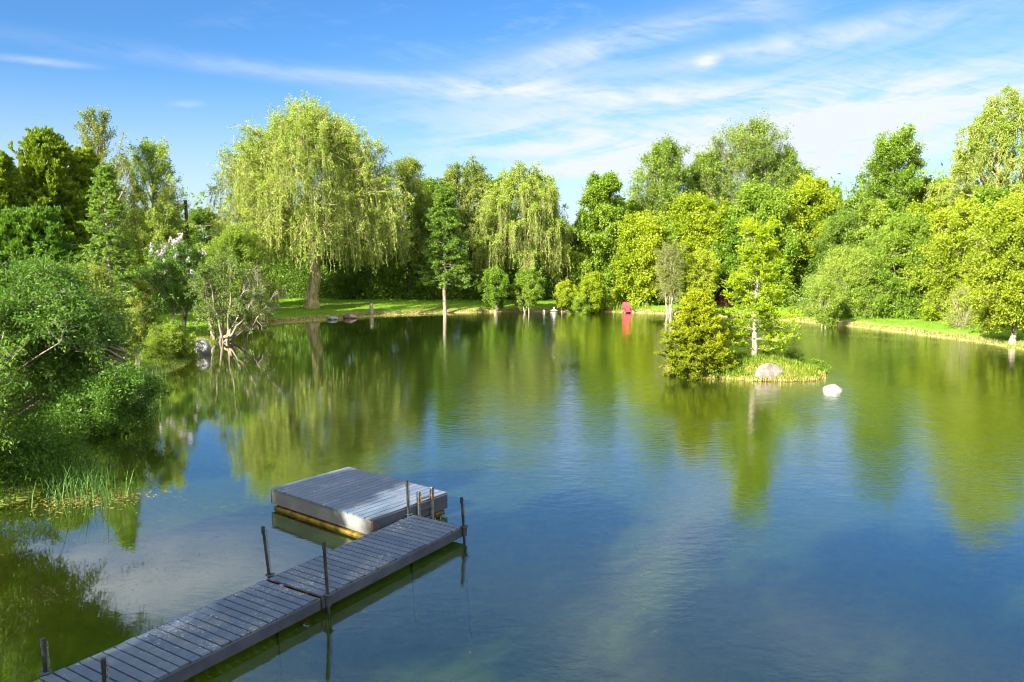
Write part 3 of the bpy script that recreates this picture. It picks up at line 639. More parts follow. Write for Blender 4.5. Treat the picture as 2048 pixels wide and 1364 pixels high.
sh = dict(cb=.02, env=env_dome, stems=5, trunk_r=.07, asc=.9)
put('bank_shrub', 'olive shrub with fine twigs in front of the larch trunk', 'shrub', 190, 33, 535, 82, broadleaf, 'olive', 'grey', G4, seed=41, nl=40, nb=9, nt=7, nlv=9, L=.13, Wd=.06, **sh)
put('bank_shrub', 'mid green shrub between the larch and the lilac', 'shrub', 285, 40, 560, 44, broadleaf, 'olive', 'grey', G4, seed=42, nl=26, nb=8, nt=6, nlv=8, L=.13, Wd=.07, **sh)
put('bank_shrub', 'low yellow green shrub at the water edge left of the pale boulder', 'shrub', 332, 38.3, 655, 60, broadleaf, 'willow', 'red', G4, seed=43, nl=26, nb=9, nt=7, nlv=9, L=.10, Wd=.055, **sh)
put('young_tree', 'slender young tree with bare thin stems at the left water edge', 'young tree', 275, 32.5, 590, 30, broadleaf, 'olive', 'pale', G4, seed=44, cb=.45, nl=14, nb=6, nt=5, nlv=5, L=.11, Wd=.06, stems=5, trunk_r=.035, env=env_vase, asc=2)
put('bank_shrub', 'dark shrub with broad leaves behind the reeds below the olive shrub', 'shrub', 215, 24, 735, 92, broadleaf, 'bush', 'grey', G4, seed=45, nl=36, nb=9, nt=7, nlv=8, L=.13, Wd=.065, cb=.05, env=env_vase, stems=8, trunk_r=.06, asc=1.1, holes=.3, lb=.5, multi_spread=.8)
# big near bush, overhanging the water
w_, c_ = broadleaf(5.0, 3.0, 46, env=env_dome, cb=.36, stems=9, trunk_r=.11, asc=.55, nl=64, nb=9, nt=7, nlv=9, L=.13, Wd=.048, lb=.28, multi_spread=.6, holes=.32, droop=.25, lean=(3.0, -1.2))
finish('overhanging_bush', 'large near bush overhanging the water at the left edge', 'bush', (-13.6, 18.4, gz(-13.6, 18.4)), 0, w_, c_, MB['grey'], ML['bush'], G4)
w_, c_ = broadleaf(4.5, 2.5, 47, env=env_dome, cb=.42, stems=7, trunk_r=.09, asc=.5, nl=46, nb=9, nt=7, nlv=8, L=.13, Wd=.05, lb=.30, multi_spread=.55, holes=.2, droop=.25, lean=(2.9, -.4))
finish('overhanging_bush', 'second near bush, leaning out low over the water under the large one', 'bush', (-12.6, 17.0, gz(-12.6, 17.0)), 0, w_, c_, MB['grey'], ML['bush'], G4)

# --- far bank
X, Y, z = ground_at(625, 66.5); w_, c_ = weeping(top_z(222, 66.5) - z, mpx(212, 66.5), 61, nl=110, nb=10, ns=4, k=34, trunk_r=.55, cb=.26, slen=(1.5, 4.6), minz=2.9)
finish('weeping_willow', 'huge weeping willow with a thick pale trunk on the far lawn', 'willow', (X, Y, z), 0, w_, c_, MB['willow'], ML['willow'])
X, Y, z = ground_at(1045, 73); w_, c_ = weeping(top_z(335, 73) - z, mpx(112, 73), 62, nl=54, nb=9, ns=5, k=30, trunk_r=.4, cb=.35, slen=(1.5, 4.5))
finish('weeping_willow', 'rounded weeping willow right of the middle, above the two small round shrubs', 'willow', (X, Y, z), 0, w_, c_, MB['willow'], ML['willow'])
X, Y, z = ground_at(935, 78); w_, c_ = weeping(top_z(322, 78) - z, mpx(88, 78), 63, nl=44, nb=9, ns=4, k=22, trunk_r=.4, cb=.4, slen=(1.0, 3.0))
finish('weeping_willow', 'olive willow with a dark open centre behind the blue green larch', 'willow', (X, Y, z), 0, w_, c_, MB['dark'], ML['willow2'])
put('airy_tree', 'open dark stemmed tree between the huge willow and the blue green larch', 'tree', 818, 76, 305, 66, broadleaf, 'willow2', 'dark', G1, seed=64, env=env_round, cb=.3, nl=40, nb=8, nt=7, nlv=8, L=.26, Wd=.10, holes=.2, droop=.3)
put('larch_tree', 'blue green larch with a thin pale trunk on the far shore', 'larch', 890, 66.5, 372, 62, conifer, 'larch', 'pale', seed=65, cb=.24, nw=90, nb=9, nlv=15, L=.20, Wd=.06, droop=.2, trunk_r=.15, nt=3)
smalls = dict(env=env_round, holes=.25, cb=.52, stems=4, trunk_r=.10, nl=26, nb=8, nt=6, nlv=10, L=.16, Wd=.11, multi_spread=.6, asc=1.4)
put('small_shrub_tree', 'small round shrub tree on three forked stems, left of the pair', 'shrub', 988, 66.5, 538, 30, broadleaf, 'fresh', 'pale', 'small shrub trees on the far shore', seed=66, **{**smalls, 'stems': 3})
put('small_shrub_tree', 'small shrub tree with slanting stems under the rounded willow', 'shrub', 1056, 67, 545, 34, broadleaf, 'fresh', 'pale', 'small shrub trees on the far shore', seed=67, **smalls)
put('small_shrub_tree', 'little shrub tree just right of the stone lantern', 'shrub', 1130, 67.5, 564, 20, broadleaf, 'lime', 'pale', 'small shrub trees on the far shore', seed=68, **smalls)
put('small_shrub_tree', 'young green tree with a single thin trunk between lantern and red chair', 'young tree', 1186, 67.5, 548, 32, broadleaf, 'lime', 'dark', 'small shrub trees on the far shore', seed=69, **{**smalls, 'stems': 1, 'trunk_r': .09, 'cb': .22})
put('forest_tree', 'low distant tree in the gap of sky right of the rounded willow', 'tree', 1145, 98, 448, 40, broadleaf, 'mid', 'dark', G1, seed=70, env=env_round, cb=.1, nl=24, nb=8, nt=6, nlv=8, L=.3, Wd=.2)
put('forest_tree', 'distant tree seen between the dark pole and the huge willow', 'tree', 415, 88, 415, 50, broadleaf, 'mid', 'dark', G1, seed=71, env=env_round, cb=.1, nl=24, nb=8, nt=6, nlv=8, L=.3, Wd=.2)
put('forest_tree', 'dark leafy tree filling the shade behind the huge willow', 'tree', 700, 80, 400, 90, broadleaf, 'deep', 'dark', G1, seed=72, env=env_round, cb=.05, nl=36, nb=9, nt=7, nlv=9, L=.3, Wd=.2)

dense = dict(env=env_oval, cb=.06, nl=56, nb=9, nt=7, nlv=10, L=.30, Wd=.20, asc=.9, droop=.1)
put('maple_tree', 'bright green maple with a pointed crown right of the gap of sky', 'maple', 1205, 74, 342, 60, broadleaf, 'fresh', 'dark', G2, seed=81, **dense)
wisp = dict(env=env_round, cb=.12, asc=1.3, nl=84, nb=10, nt=8, nlv=4, L=.26, Wd=.17, upb=.35, along=.65, spread=.75, droop=0, lb=.38, holes=.15)
put('ash_tree', 'upright fine leaved tree, the left of the two tall ones right of centre', 'tree', 1322, 80, 280, 86, broadleaf, 'fresh', 'grey', G2, seed=82, **wisp)
put('ash_tree', 'tallest upright tree on the right side, rising behind the island tree', 'tree', 1487, 82, 245, 122, broadleaf, 'fresh', 'grey', G2, seed=83, **{**wisp, 'nl': 90})
put('ash_tree', 'right shoulder of the tall trees, a rounded crown just right of the tallest', 'tree', 1558, 83, 298, 72, broadleaf, 'fresh', 'grey', G2, seed=283, **wisp)
put('ash_tree', 'rounded airy tree between the two tall ones', 'tree', 1405, 84, 300, 60, broadleaf, 'willow', 'grey', G2, seed=284, **wisp)
put('maple_tree', 'yellow green maple in front of the two tall upright trees', 'maple', 1385, 73, 395, 86, broadleaf, 'lime', 'dark', G2, seed=84, **dense)
put('maple_tree', 'leafy tree just behind the red chair', 'maple', 1275, 71.5, 430, 62, broadleaf, 'lime', 'dark', G2, seed=85, **dense)
put('maple_tree', 'green tree directly behind the golden island tree', 'maple', 1510, 69, 370, 80, broadleaf, 'fresh', 'dark', G2, seed=86, **dense)
put('maple_tree', 'olive green tree right of the island tree under the tallest crown', 'maple', 1610, 72, 355, 70, broadleaf, 'lime', 'dark', G2, seed=87, **dense)
put('maple_tree', 'tree with a few long branches reaching above the right hedge', 'tree', 1775, 66, 250, 90, broadleaf, 'fresh', 'grey', G2, seed=88, **{**dense, 'env': lambda t: np.clip(1.1 - .75 * t, .1, 1), 'nl': 50, 'asc': 1.5, 'upb': .35, 'holes': .25, 'L': .26, 'Wd': .16})
put('blue_green_shrub', 'blue green drooping tree in the hedge right of the island', 'tree', 1680, 66, 420, 58, broadleaf, 'mid', 'dark', G2, seed=89, **{**dense, 'L': .22, 'Wd': .1, 'droop': .4})
X, Y, z = ground_at(1985, 60); w_, c_ = weeping(top_z(188, 60) - z, mpx(112, 60), 90, nl=64, nb=10, ns=3, k=16, trunk_r=.42, cb=.38, slen=(.6, 1.8), topup=.7)
finish('tall_willow', 'tall open willow with a bent bare limb at the top right', 'willow', (X, Y, z), 0, w_, c_, MB['willow'], ML['willow'], G2)
put('leafy_bush', 'big pale green willow bush on the right bank', 'bush', 1700, 60, 505, 92, broadleaf, 'willow', 'pale', G5, seed=91, cb=.10, env=env_dome, stems=6, trunk_r=.10, nl=46, nb=9, nt=7, nlv=10, L=.18, Wd=.09, asc=.8, droop=.3)
put('leafy_bush', 'tall bright bush mass right of the pale willow bush', 'bush', 1800, 58.5, 430, 90, broadleaf, 'fresh', 'grey', G5, seed=92, cb=.03, env=env_dome, stems=5, trunk_r=.12, nl=52, nb=9, nt=7, nlv=10, L=.22, Wd=.13, asc=.8)
put('leafy_bush', 'yellow green bush with tangled tan twigs left of the white barked tree', 'bush', 1905, 54.5, 400, 80, broadleaf, 'lime', 'pale', G5, seed=93, cb=.05, env=env_oval, stems=6, trunk_r=.12, nl=48, nb=9, nt=7, nlv=9, L=.21, Wd=.13, asc=.8, holes=.2)
WALL = [(1170, 75, 440, 40), (1335, 73, 450, 52), (1455, 72, 420, 48), (1560, 70, 415, 50), (1648, 71, 425, 46), (1745, 65, 400, 50), (1842, 63, 400, 52), (1965, 57, 370, 56)]
for i, (px, Yb, py, wb) in enumerate(WALL):
    put('leafy_tree', 'leafy tree filling the close wall of foliage on the right', 'tree', px, Yb, py, wb, broadleaf, ('lime', 'fresh', 'willow')[i % 3], 'grey', 'trees of the close wall of foliage', seed=430 + i, **{**dense, 'nl': 46, 'L': .27, 'Wd': .17, 'along': .7})
BACK = [(1255, 80, 400, 50), (1410, 84, 370, 60), (1565, 84, 345, 56), (1640, 80, 372, 54), (1720, 76, 380, 54), (1855, 70, 350, 60), (1925, 66, 370, 52), (860, 86, 355, 56), (745, 84, 380, 60), (985, 86, 350, 50), (560, 86, 420, 70), (330, 78, 430, 60), (265, 74, 420, 60)]
for i, (px, Yb, py, wb) in enumerate(BACK):
    put('forest_tree', 'leafy tree in the closed row right at the back of the wood' , 'tree', px, Yb, py, wb, broadleaf, ('fresh', 'mid', 'lime')[i % 3] if i < 7 else 'mid', 'dark', 'trees in the closed row at the back', seed=400 + i, **{**dense, 'nl': 36, 'L': .34, 'Wd': .24})
put('pale_trunk_tree', 'golden green tree on a pale flared trunk at the right frame edge', 'tree', 2024, 44.5, 395, 98, broadleaf, 'lime', 'pale', seed=94, cb=.22, env=env_oval, nl=54, nb=9, nt=7, nlv=10, L=.19, Wd=.12, asc=.25, trunk_r=.17, droop=.15, upb=.05)
put('forest_tree', 'tall tree cut by the right frame edge behind the pale trunked one', 'tree', 2100, 56, 330, 110, broadleaf, 'lime', 'dark', G2, seed=95, **dense)
put('twiggy_shrub', 'half bare grey brown shrub tree between the red chair and the island', 'shrub', 1338, 65, 478, 40, broadleaf, 'olive', 'pale', seed=96, cb=.38, env=env_vase, stems=5, trunk_r=.11, nl=40, nb=10, nt=9, nlv=2, L=.13, Wd=.07, asc=1.8, upb=.4, multi_spread=.45)
put('twiggy_shrub', 'pale stemmed shrub at the waterline under the pale willow bush', 'shrub', 1650, 55, 560, 34, broadleaf, 'willow', 'pale', seed=97, cb=.35, env=env_vase, stems=6, trunk_r=.07, nl=22, nb=8, nt=6, nlv=7, L=.15, Wd=.08, asc=1.8)
put('twiggy_shrub', 'tangle of dead tan twigs beside the pale trunked tree on the right bank', 'shrub', 1922, 50.5, 568, 36, broadleaf, 'lime', 'pale', seed=99, cb=.1, env=env_dome, stems=7, trunk_r=.06, nl=26, nb=9, nt=6, nlv=1, L=.13, Wd=.07, asc=1.2, upb=.1, multi_spread=.7)
put('red_leaved_shrub', 'small shrub with reddish leaves behind the golden island tree', 'shrub', 1448, 69.5, 588, 15, broadleaf, 'red', 'dark', seed=98, cb=.05, env=env_dome, stems=4, trunk_r=.04, nl=14, nb=7, nt=5, nlv=7, L=.14, Wd=.09)

# trees outside the frame on the left, whose shadows fall on lawn, dock and raft
for i, (x, y, h, r, ho, lb_) in enumerate(((-15.4, 2.4, 10.8, 1.9, .42, 'slim tree off the left side of the picture whose shade dapples the raft'), (-12.9, -.6, 11.5, 2.3, .34, 'tree off the left side of the picture whose shade dapples the dock end'),
        (-16.5, -5.5, 14.0, 3.2, .2, 'tree behind the left side of the viewpoint, in front of its neighbour'), (-22.0, -6.0, 13.5, 3.6, .2, 'tree farthest to the left behind the viewpoint'), (-9.5, -7.0, 14.5, 4.0, .2, 'tree between the left neighbours and the viewpoint'),
        (-3.0, -8.5, 14.5, 4.2, .2, 'tree close behind the viewpoint'), (6.5, -9.0, 14.5, 4.2, .2, 'tree behind the right side of the viewpoint'), (15.0, -9.5, 14.0, 4.6, .2, 'tree farthest to the right behind the viewpoint'))):
    w_, c_ = broadleaf(h, r, 101 + i, env=env_round, cb=.2, nl=34, nb=8, nt=6, nlv=8, L=.32, Wd=.2, holes=ho)
    finish('shade_tree', lb_, 'tree', (x, y, gz(x, y)), 0, w_, c_, MB['dark'], ML['mid'], 'shade trees left of the view')

# --- masses nobody could count
def leaf_mass(name, label, pts, mt, seed, L, Wd, n, stems=0):
    """pts: list of (x, y, radius, height)"""
    global rng
    rng = np.random.default_rng(seed); a = Acc(); w = np.array([p[2] * p[3] for p in pts]); w = w / w.sum(); idx = rng.choice(len(pts), n, p=w); Q = np.array(pts)[idx]
    d = norm(rng.normal(size=(n, 3))); d[:, 2] = np.abs(d[:, 2]); r = rng.uniform(.55, 1.05, n) ** .6 * (1 + .25 * np.sin(d[:, 0] * 9 + Q[:, 0] * 3) * np.sin(d[:, 2] * 7 + Q[:, 1]))
    C = np.stack([Q[:, 0] + d[:, 0] * Q[:, 2] * r, Q[:, 1] + d[:, 1] * Q[:, 2] * r, d[:, 2] * Q[:, 3] * r + ground_z(Q[:, 0], Q[:, 1])], 1)
    leaves(a, C, d * .5 + rng.normal(size=(n, 3)) * .6, L * rng.uniform(.6, 1.2, n), Wd * rng.uniform(.6, 1.2, n), clump_tint(C, seed, 1.0), .4)
    return tag(a.obj(name, ML[mt]), label, name.replace('_', ' '), kind='stuff')
R_ = random.Random(9)
def along(px0, px1, Y0, Y1, n, rad, hgt, jit=1.0):
    o = []
    for i in range(n):
        f = i / (n - 1); px = px0 + (px1 - px0) * f; Yy = Y0 + (Y1 - Y0) * f + R_.uniform(-jit, jit); X, Yy, z = ground_at(px, Yy)
        o.append((X, Yy, rad * R_.uniform(.7, 1.3), hgt * R_.uniform(.6, 1.3)))
    return o
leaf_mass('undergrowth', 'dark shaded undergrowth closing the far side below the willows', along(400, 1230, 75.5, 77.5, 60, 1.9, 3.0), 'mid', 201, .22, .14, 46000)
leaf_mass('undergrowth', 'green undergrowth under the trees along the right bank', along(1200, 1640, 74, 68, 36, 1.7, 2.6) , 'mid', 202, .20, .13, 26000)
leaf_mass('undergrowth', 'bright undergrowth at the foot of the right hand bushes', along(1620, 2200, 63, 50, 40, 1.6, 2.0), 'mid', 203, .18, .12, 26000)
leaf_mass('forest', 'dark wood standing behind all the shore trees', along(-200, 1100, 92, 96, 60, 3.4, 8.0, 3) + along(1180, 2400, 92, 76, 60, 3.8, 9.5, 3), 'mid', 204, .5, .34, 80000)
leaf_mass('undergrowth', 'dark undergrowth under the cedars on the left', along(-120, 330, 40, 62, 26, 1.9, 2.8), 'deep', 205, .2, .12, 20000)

leaf_mass('undergrowth', 'low dark brambles on the near left bank under the overhanging bushes', [(-11.6 - R_.uniform(0, 3.0), 17.6 + R_.uniform(0, 7.0), R_.uniform(.5, 1.0), R_.uniform(.5, 1.3)) for _ in range(44)] + [(-11.0 - R_.uniform(0, 2.2), 16.3 + R_.uniform(0, 1.9), R_.uniform(.3, .6), R_.uniform(.3, .7)) for _ in range(22)], 'bush', 206, .13, .05, 30000)
# grass, tufts and reeds
def blades(acc, X, Y, h, w, n_each, spread, lean=.35, seed=1, z=None, tint=0.0):
    global rng
    rng = np.random.default_rng(seed); N = len(X) * n_each; bx = np.repeat(X, n_each) + rng.normal(size=N) * spread; by = np.repeat(Y, n_each) + rng.normal(size=N) * spread
    bz = (ground_z(bx, by) if z is None else np.full(N, z)) - .02
    hh = h * rng.uniform(.5, 1.25, N); a = rng.uniform(0, 6.28, N); d = np.stack([np.cos(a), np.sin(a), 0 * a], 1); side = np.stack([-np.sin(a), np.cos(a), 0 * a], 1) * w * rng.uniform(.6, 1.2, N)[:, None] / 2
    b = np.stack([bx, by, bz], 1); ln = rng.uniform(.1, 1, N)[:, None] * lean; mid = b + d * ln * hh[:, None] * .35 + np.array([0, 0, 1.]) * hh[:, None] * .6; tip = b + d * ln * hh[:, None] * 1.1 + np.array([0, 0, 1.]) * hh[:, None]
    V = np.stack([b - side, b + side, mid + side * .8, mid - side * .8, tip + side * .1, tip - side * .1], 1); k = np.arange(N)[:, None] * 6
    F = np.concatenate([k + [0, 1, 2, 3], k + [3, 2, 4, 5]], 0); tt = np.clip(clump_tint(b, seed, .9) + tint, 0, 1); acc.add(V.reshape(-1, 3), F, np.repeat(tt, 6))
def scatter(n, cond, box, seed):
    r = np.random.default_rng(seed); X = r.uniform(box[0], box[1], n); Y = r.uniform(box[2], box[3], n); k = cond(X, Y); return X[k], Y[k]
a = Acc(); X, Y = scatter(60000, lambda x, y: (sdf(x, y, pond) > .0) & (sdf(x, y, pond) < .7), (-20, 34, 30, 74), 1)
blades(a, X, Y, .14, .035, 4, .08, .5, 2)
X, Y = scatter(26000, lambda x, y: (sdf(x, y, pond) > .5) & (sdf(x, y, pond) < 12) & (np.abs(x) < .70 * y), (-34, 40, 30, 80), 3); blades(a, X, Y, .10, .03, 4, .2, .6, 4)
X, Y = scatter(9000, lambda x, y: (sdf(x, y, pond) > .0) & (sdf(x, y, pond) < 8), (-24, -9, 14, 40), 5); blades(a, X, Y, .16, .02, 5, .1, .6, 6)
tag(a.obj('grass', ML['grass']), 'short grass on the lawn around the pond', 'grass', kind='stuff')
a = Acc(); X, Y = scatter(9000, lambda x, y: (sdf(x, y, isle) < -.05), (4, 14, 32, 42), 7); blades(a, X, Y, .15, .03, 8, .07, .9, 8); K = (lump(X * 1.7, Y * 1.7) > .12); blades(a, X[K], Y[K], .30, .03, 4, .06, .6, 18)
tag(a.obj('island_grass', ML['grass']), 'tall tufted grass covering the little island', 'grass', kind='stuff')
a = Acc(); X, Y = scatter(16000, lambda x, y: (np.abs(sdf(x, y, isle)) < .16), (4, 14, 32, 42), 9); blades(a, X[::2], Y[::2], .15, .03, 4, .05, .9, 10, z=.04); X, Y = scatter(5000, lambda x, y: (sdf(x, y, isle) < -.1) & (lump(x * 1.7, y * 1.7) < .1), (4, 14, 32, 42), 39); blades(a, X, Y, .12, .03, 6, .08, 1.2, 10)
tag(a.obj('dry_grass', ML['dry']), 'dry straw coloured grass hanging over the island edge', 'grass', kind='stuff')
a = Acc(); X = np.array([P2(px, py)[0] for px, py in [(120 + 12 * i, 1005 - (i % 4) * 14) for i in range(10)] + [(40 + 20 * i, 990 - (i % 3) * 22) for i in range(9)]]); Y = np.array([P2(px, py)[1] for px, py in [(120 + 12 * i, 1005 - (i % 4) * 14) for i in range(10)] + [(40 + 20 * i, 990 - (i % 3) * 22) for i in range(9)]])
blades(a, X, Y, .85, .022, 16, .2, .9, 12, z=-.1); tag(a.obj('reeds', ML['reed']), 'green reeds standing in the water at the near left shore', 'reeds', kind='stuff')
a = Acc(); pp = [P2(268 + 3.5 * i, 745 + 9 * (i % 11)) for i in range(14)]; X = np.array([p[0] for p in pp]); Y = np.array([p[1] for p in pp])
blades(a, X, Y, .85, .025, 14, .25, .6, 13, z=-.1); tag(a.obj('reeds', ML['reed']), 'dark green reeds along the left shore by the young tree', 'reeds', kind='stuff')
a = Acc(); pp = [P2(px, 622 + (px % 3)) for px in range(1222, 1300, 5)]; X = np.array([p[0] for p in pp]); Y = np.array([p[1] for p in pp]) + .1
blades(a, X, Y, .75, .05, 14, .2, .35, 14, z=0.0); tag(a.obj('reeds', ML['grass']), 'pale green irises growing in front of the red chair', 'reeds', kind='stuff')
put('shore_plant', 'low leafy plant at the waterline right of the stone lantern', 'plant', 1160, 66, 590, 26, broadleaf, 'fresh', 'dark', seed=215, cb=.02, env=env_dome, stems=4, trunk_r=.02, nl=16, nb=6, nt=5, nlv=7, L=.12, Wd=.08)
put('island_plant', 'leafy weed at the right tip of the island', 'plant', 1636, 35.0, 722, 20, broadleaf, 'fresh', 'grey', seed=216, cb=.02, env=env_dome, stems=5, trunk_r=.012, nl=14, nb=6, nt=4, nlv=6, L=.08, Wd=.05)

# --- the island
X, Y = P2(1508, 724, .4); H = top_z(455, Y) - .45
w_, c_ = conifer(H, mpx(98, Y), 301, cb=.10, nw=70, tilt=.14, droop=.12, nb=11, nlv=12, L=.10, Wd=.05, env=lambda t: np.clip(1.02 - .78 * t, .12, 1), trunk_r=.13, flatz=.25, blen=.34, tiers=13, nt=4, needle_up=.25, gaps=.18)
finish('golden_island_tree', 'golden leaved tree with a white trunk in the middle of the island', 'tree', (X, Y, .40), 0, w_, c_, MB['pale'], ML['gold'])
X, Y = P2(1392, 744, .2); w_, c_ = conifer(top_z(596, Y) - .1, mpx(80, Y), 302, cb=.02, nw=110, tiers=9, tilt=.10, droop=.22, nb=11, nlv=16, L=.085, Wd=.035, env=lambda t: np.clip((1 - t) ** .62, .10, 1), trunk_r=.10, flatz=.4, blen=.34, nt=4, needle_up=.25)
finish('golden_spruce', 'dense golden spruce bush at the left end of the island', 'spruce', (X, Y, .08), 0, w_, c_, MB['dark'], ML['goldneedle'])
put('small_shrub_tree', 'golden green young tree on the far shore behind the golden spruce', 'young tree', 1392, 66, 500, 40, broadleaf, 'lime', 'pale', 'small shrub trees on the far shore', seed=303, **{**smalls, 'stems': 2, 'cb': .35, 'nl': 24})

X, Y, z = ground_at(1580, 37.3)
put('island_plant', 'leafy weed clump behind the grey pointed boulder', 'plant', 1585, 37.2, 705, 24, broadleaf, 'fresh', 'grey', seed=217, cb=.02, env=env_dome, stems=5, trunk_r=.012, nl=14, nb=6, nt=4, nlv=6, L=.08, Wd=.05)
put('island_plant', 'dark leafy clump at the foot of the golden island tree', 'plant', 1532, 37.6, 700, 20, broadleaf, 'mid', 'grey', seed=218, cb=.02, env=env_dome, stems=5, trunk_r=.012, nl=14, nb=6, nt=4, nlv=6, L=.08, Wd=.05)
# --- boulders
def boulder(name, label, loc, size, seed, c0, c1, rz=0, sharp=.7, group=None):
    bpy_mesh = bpy.data.meshes.new(name); import bmesh
    bm = bmesh.new(); bmesh.ops.create_icosphere(bm, subdivisions=4, radius=1.0); r = np.random.default_rng(seed); pl = norm(r.normal(size=(14, 3))); off = r.uniform(.55, .9, 14); ph = r.uniform(0, 6, 6)
    for v in bm.verts:
        p = np.array(v.co)
        for n_, o_ in zip(pl, off):
            d_ = p @ n_ - o_
            if d_ > 0: p = p - n_ * d_ * sharp
        p = p * (1 + .03 * math.sin(p[0] * 9 + ph[0]) * math.sin(p[1] * 8 + ph[1]) + .02 * math.sin(p[2] * 17 + ph[2]) * math.sin(p[0] * 15 + ph[3]))
        v.co = Vector(p * np.array(size) / 2)
    for f_ in bm.faces: f_.smooth = True
    bm.to_mesh(bpy_mesh); bm.free(); m, t, o = mat(name + '_stone'); v_ = objco(t); n1_ = t.noise(v_, 3.0, 8, .7); n2_ = t.noise(v_, 22, 6, .75)
    col = t.mix(t.ramp(n1_, .35, .65), c0, c1); col = t.mix(t.ramp(n2_, .55, .7, 0, .6), col, tuple(k * .45 for k in c0)); t.l.new(principled(t, col, .9, .2, bump(t, t.m('ADD', n1_, n2_), .8, .05)), o.inputs[0])
    bpy_mesh.materials.append(m); o = bpy.data.objects.new(name, bpy_mesh); COL.objects.link(o); o.location = loc; o.rotation_euler = (0, 0, rz); tag(o, label, 'boulder', group); return o
def bw(px, py): x, y = P2(px, py); return x, y
x, y = bw(407, 708); boulder('boulder', 'pale grey boulder at the left water edge by the leaning shrub', (x, y, .28), (1.05, .9, 1.1), 1, (.13, .13, .13), (.21, .21, .205))
x, y = bw(1537, 758); boulder('boulder', 'grey pointed boulder on the near edge of the island', (x, y, .15), (1.5, 1.0, 1.25), 2, (.12, .105, .09), (.24, .215, .18), .3)
x, y = bw(1668, 780); boulder('boulder', 'white boulder alone in the water right of the island', (x, y, -.02), (1.2, .8, .56), 33, (.30, .265, .225), (.42, .38, .33), .9, .88)
x, y = bw(700, 636.5); boulder('boulder', 'dark rounded boulder at the foot of the far lawn, right of its flatter neighbour', (x, y, .12), (1.15, .9, .62), 4, (.09, .06, .05), (.20, .15, .13))
x, y = bw(664, 639); boulder('boulder', 'flat grey boulder left of the dark rounded one', (x, y, .08), (.95, .8, .36), 5, (.13, .15, .16), (.26, .28, .30))
x, y, z = ground_at(1408, 66.5); boulder('boulder', 'pale flat stone on the lawn between the twiggy shrub and the island tree', (x, y, z + .12), (1.1, .7, .4), 6, (.55, .5, .45), (.75, .7, .65))
for i, (px, py, s_) in enumerate([(1148, 621.5, .45), (1172, 623.5, .35), (1188, 623, .5), (1205, 624, .3)]):
    x, y = bw(px, py); boulder('shore_rock', ['brownish shore rock nearest the lantern', 'small dark shore rock second from the lantern', 'largest shore rock below the young green tree', 'smallest shore rock at the right of the row'][i], (x, y + .2, .05), (s_ * 1.3, s_, s_ * .6), 20 + i, (.12, .10, .08), (.3, .27, .22), 0, .7, 'rocks along the far shore')

# --- red chair, lantern, post, buoy
M_red = painted('red_painted_wood', (.48, .03, .05), (.60, .06, .08), 4, .5, (.6, .15, .15))
x, y, z = ground_at(1254, 67.0)
ch = thing('garden_chair', 'red slatted garden armchair facing the pond on the far shore', 'chair', (x, y, z), .08)
R90 = lambda a: np.array([[1, 0, 0], [0, math.cos(a), -math.sin(a)], [0, math.sin(a), math.cos(a)]])
a = Acc()
for i in range(5): a.box((-.24 + i * .12, .30 + .0, .68 + .0), (.105, .022, .80 - .05 * abs(i - 2)), R90(-.30))
a.box((0, .33, .62), (.60, .02, .07), R90(-.30)); a.obj('backrest', M_red, ch)
a = Acc()
for i in range(5): a.box((0, -.28 + i * .11, .38 - i * .025), (.54, .095, .022), R90(-.2))
a.obj('seat', M_red, ch)
for s_ in (-1, 1):
    a = Acc(); a.box((s_ * .34, -.05, .60), (.13, .78, .025)); a.obj('armrest', M_red, ch)
    a = Acc(); a.box((s_ * .31, -.34, .29), (.035, .10, .60)); a.obj('leg', M_red, ch)
    a = Acc(); a.box((s_ * .285, .05, .24), (.03, .95, .11), R90(-.28)); a.obj('leg', M_red, ch)
a = Acc(); a.box((0, -.345, .34), (.58, .025, .12)); a.obj('front_apron', M_red, ch)

M_conc = painted('pale_concrete', (.32, .30, .27), (.46, .43, .40), 6, .85, (.4, .38, .34))
x, y, z = ground_at(1108, 67.0); ln = thing('stone_lantern', 'small white stone garden lantern on legs by the far shore', 'garden lantern', (x, y, z))
def lathe(acc, prof, n=16, off=(0, 0, 0)):
    th = np.arange(n) / n * 2 * np.pi; V = np.array([[[r * math.cos(a_) + off[0], r * math.sin(a_) + off[1], zz + off[2]] for a_ in th] for r, zz in prof]); k = len(prof); i_ = np.arange(k * n).reshape(k, n)
    a_ = i_[:-1]; b_ = np.roll(a_, -1, 1); d_ = i_[1:]; c_ = np.roll(d_, -1, 1); acc.add(V.reshape(-1, 3), np.stack([a_, b_, c_, d_], -1).reshape(-1, 4))
for dx_, dy_2 in ((-.13, -.11), (.13, -.11), (-.13, .11), (.13, .11)):
    a = Acc(); tubes(a, [[dx_ * 1.2, dy_2 * 1.2, -.05], [dx_ * 1.1, dy_2 * 1.1, .25], [dx_, dy_2, .48]], .05, .045, 8); a.obj('leg', M_conc, ln)
a = Acc(); lathe(a, [(.001, .46), (.32, .46), (.36, .50), (.32, .56), (.001, .56)], 6); a.obj('platform', M_conc, ln)
a = Acc(); lathe(a, [(.001, .56), (.13, .56), (.13, .70), (.001, .70)], 6); a.obj('light_chamber', M_conc, ln)
a = Acc(); lathe(a, [(.001, .69), (.30, .68), (.34, .72), (.20, .80), (.08, .86), (.05, .90), (.09, .95), (.05, 1.02), (.001, 1.06)], 6); a.obj('roof', M_conc, ln)
x, y, z = ground_at(743, 64.2); a = Acc(); rng = np.random.default_rng(4)
tubes(a, np.array([[0, 0, -.1], [.01, 0, .25], [-.01, 0, .5], [.015, 0, .82]]), .17, .15, 12); tubes(a, [[.015, 0, .82], [.015, 0, .825]], .15, .01, 12)
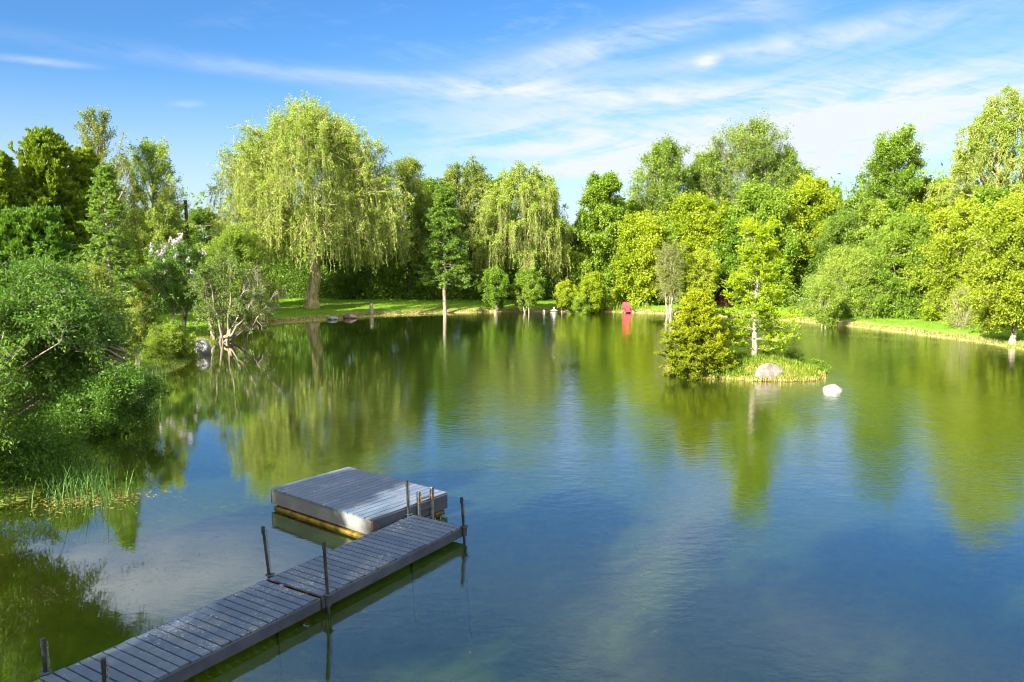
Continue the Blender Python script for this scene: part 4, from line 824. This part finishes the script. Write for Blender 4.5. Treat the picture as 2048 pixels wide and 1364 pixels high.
o_ = a.obj('tree_stump', MB['pale'], loc=(x, y, z)); tag(o_, 'short pale tree stump standing at the far lawn edge', 'stump')
x, y = P2(1088, 624.5); a = Acc(); lathe(a, [(.001, -.14), (.09, -.11), (.14, 0), (.11, .10), (.05, .15), (.03, .20), (.001, .21)], 12); o_ = a.obj('buoy', M_conc, smooth=True, loc=(x, y, .05)); tag(o_, 'tiny white buoy floating near the far shore', 'buoy')

# floating leaf litter on the calm water
def litter(name, label, cx_, cy_, ang_, la, lb_, n, seed, col='dry', size=.05, cl=.25):
    global rng
    rng = np.random.default_rng(seed); u = rng.normal(size=n); v = rng.normal(size=n); nc = 26; cu = rng.normal(size=nc) * .8; cv = rng.normal(size=nc) * .8; k = rng.integers(0, nc, n)
    u = np.where(rng.random(n) < .8, cu[k] + u * cl, u); v = np.where(rng.random(n) < .8, cv[k] + v * cl, v)
    c, s = math.cos(ang_), math.sin(ang_); X = cx_ + u * la * c - v * lb_ * s; Y = cy_ + u * la * s + v * lb_ * c; a = Acc()
    keep = sdf(X, Y, pond) < -.05; X = X[keep]; Y = Y[keep]; n = len(X); th = rng.uniform(0, 6.28, n)
    D = np.stack([np.cos(th), np.sin(th), 0 * th], 1); Sd = np.stack([-np.sin(th), np.cos(th), 0 * th], 1); C = np.stack([X, Y, np.full(n, .004) + rng.random(n) * .003], 1); Ln = (size * rng.uniform(.4, 1.3, n))[:, None]
    V = np.stack([C - D * Ln / 2, C + Sd * Ln * .12, C + D * Ln / 2, C - Sd * Ln * .12], 1); a.add(V.reshape(-1, 3), np.arange(4 * n).reshape(n, 4), np.repeat(rng.random(n), 4))
    return tag(a.obj(name, ML[col]), label, 'floating leaves', kind='stuff')
x, y = P2(235, 1165); litter('floating_debris', 'tan leaf litter drifting on the calm water left of the dock', x, y, .55, 1.3, .3, 500, 1, size=.035, cl=.16)
x, y = P2(330, 1060); litter('floating_debris', 'thin dark weed scattered on the calm water left of the raft', x, y, .2, 2.6, 1.8, 600, 2, 'olive', .05, .12)
x, y = P2(1250, 1150); litter('floating_debris', 'a few pale specks of seed fluff on the open water right of the dock', x, y, .2, 4.0, 1.8, 420, 3, 'dry', .04, .10)
x, y = P2(150, 1000); litter('floating_debris', 'matted dead reed leaves around the near reeds', x, y, .1, 1.0, .55, 800, 4, 'dry', .10, .3)
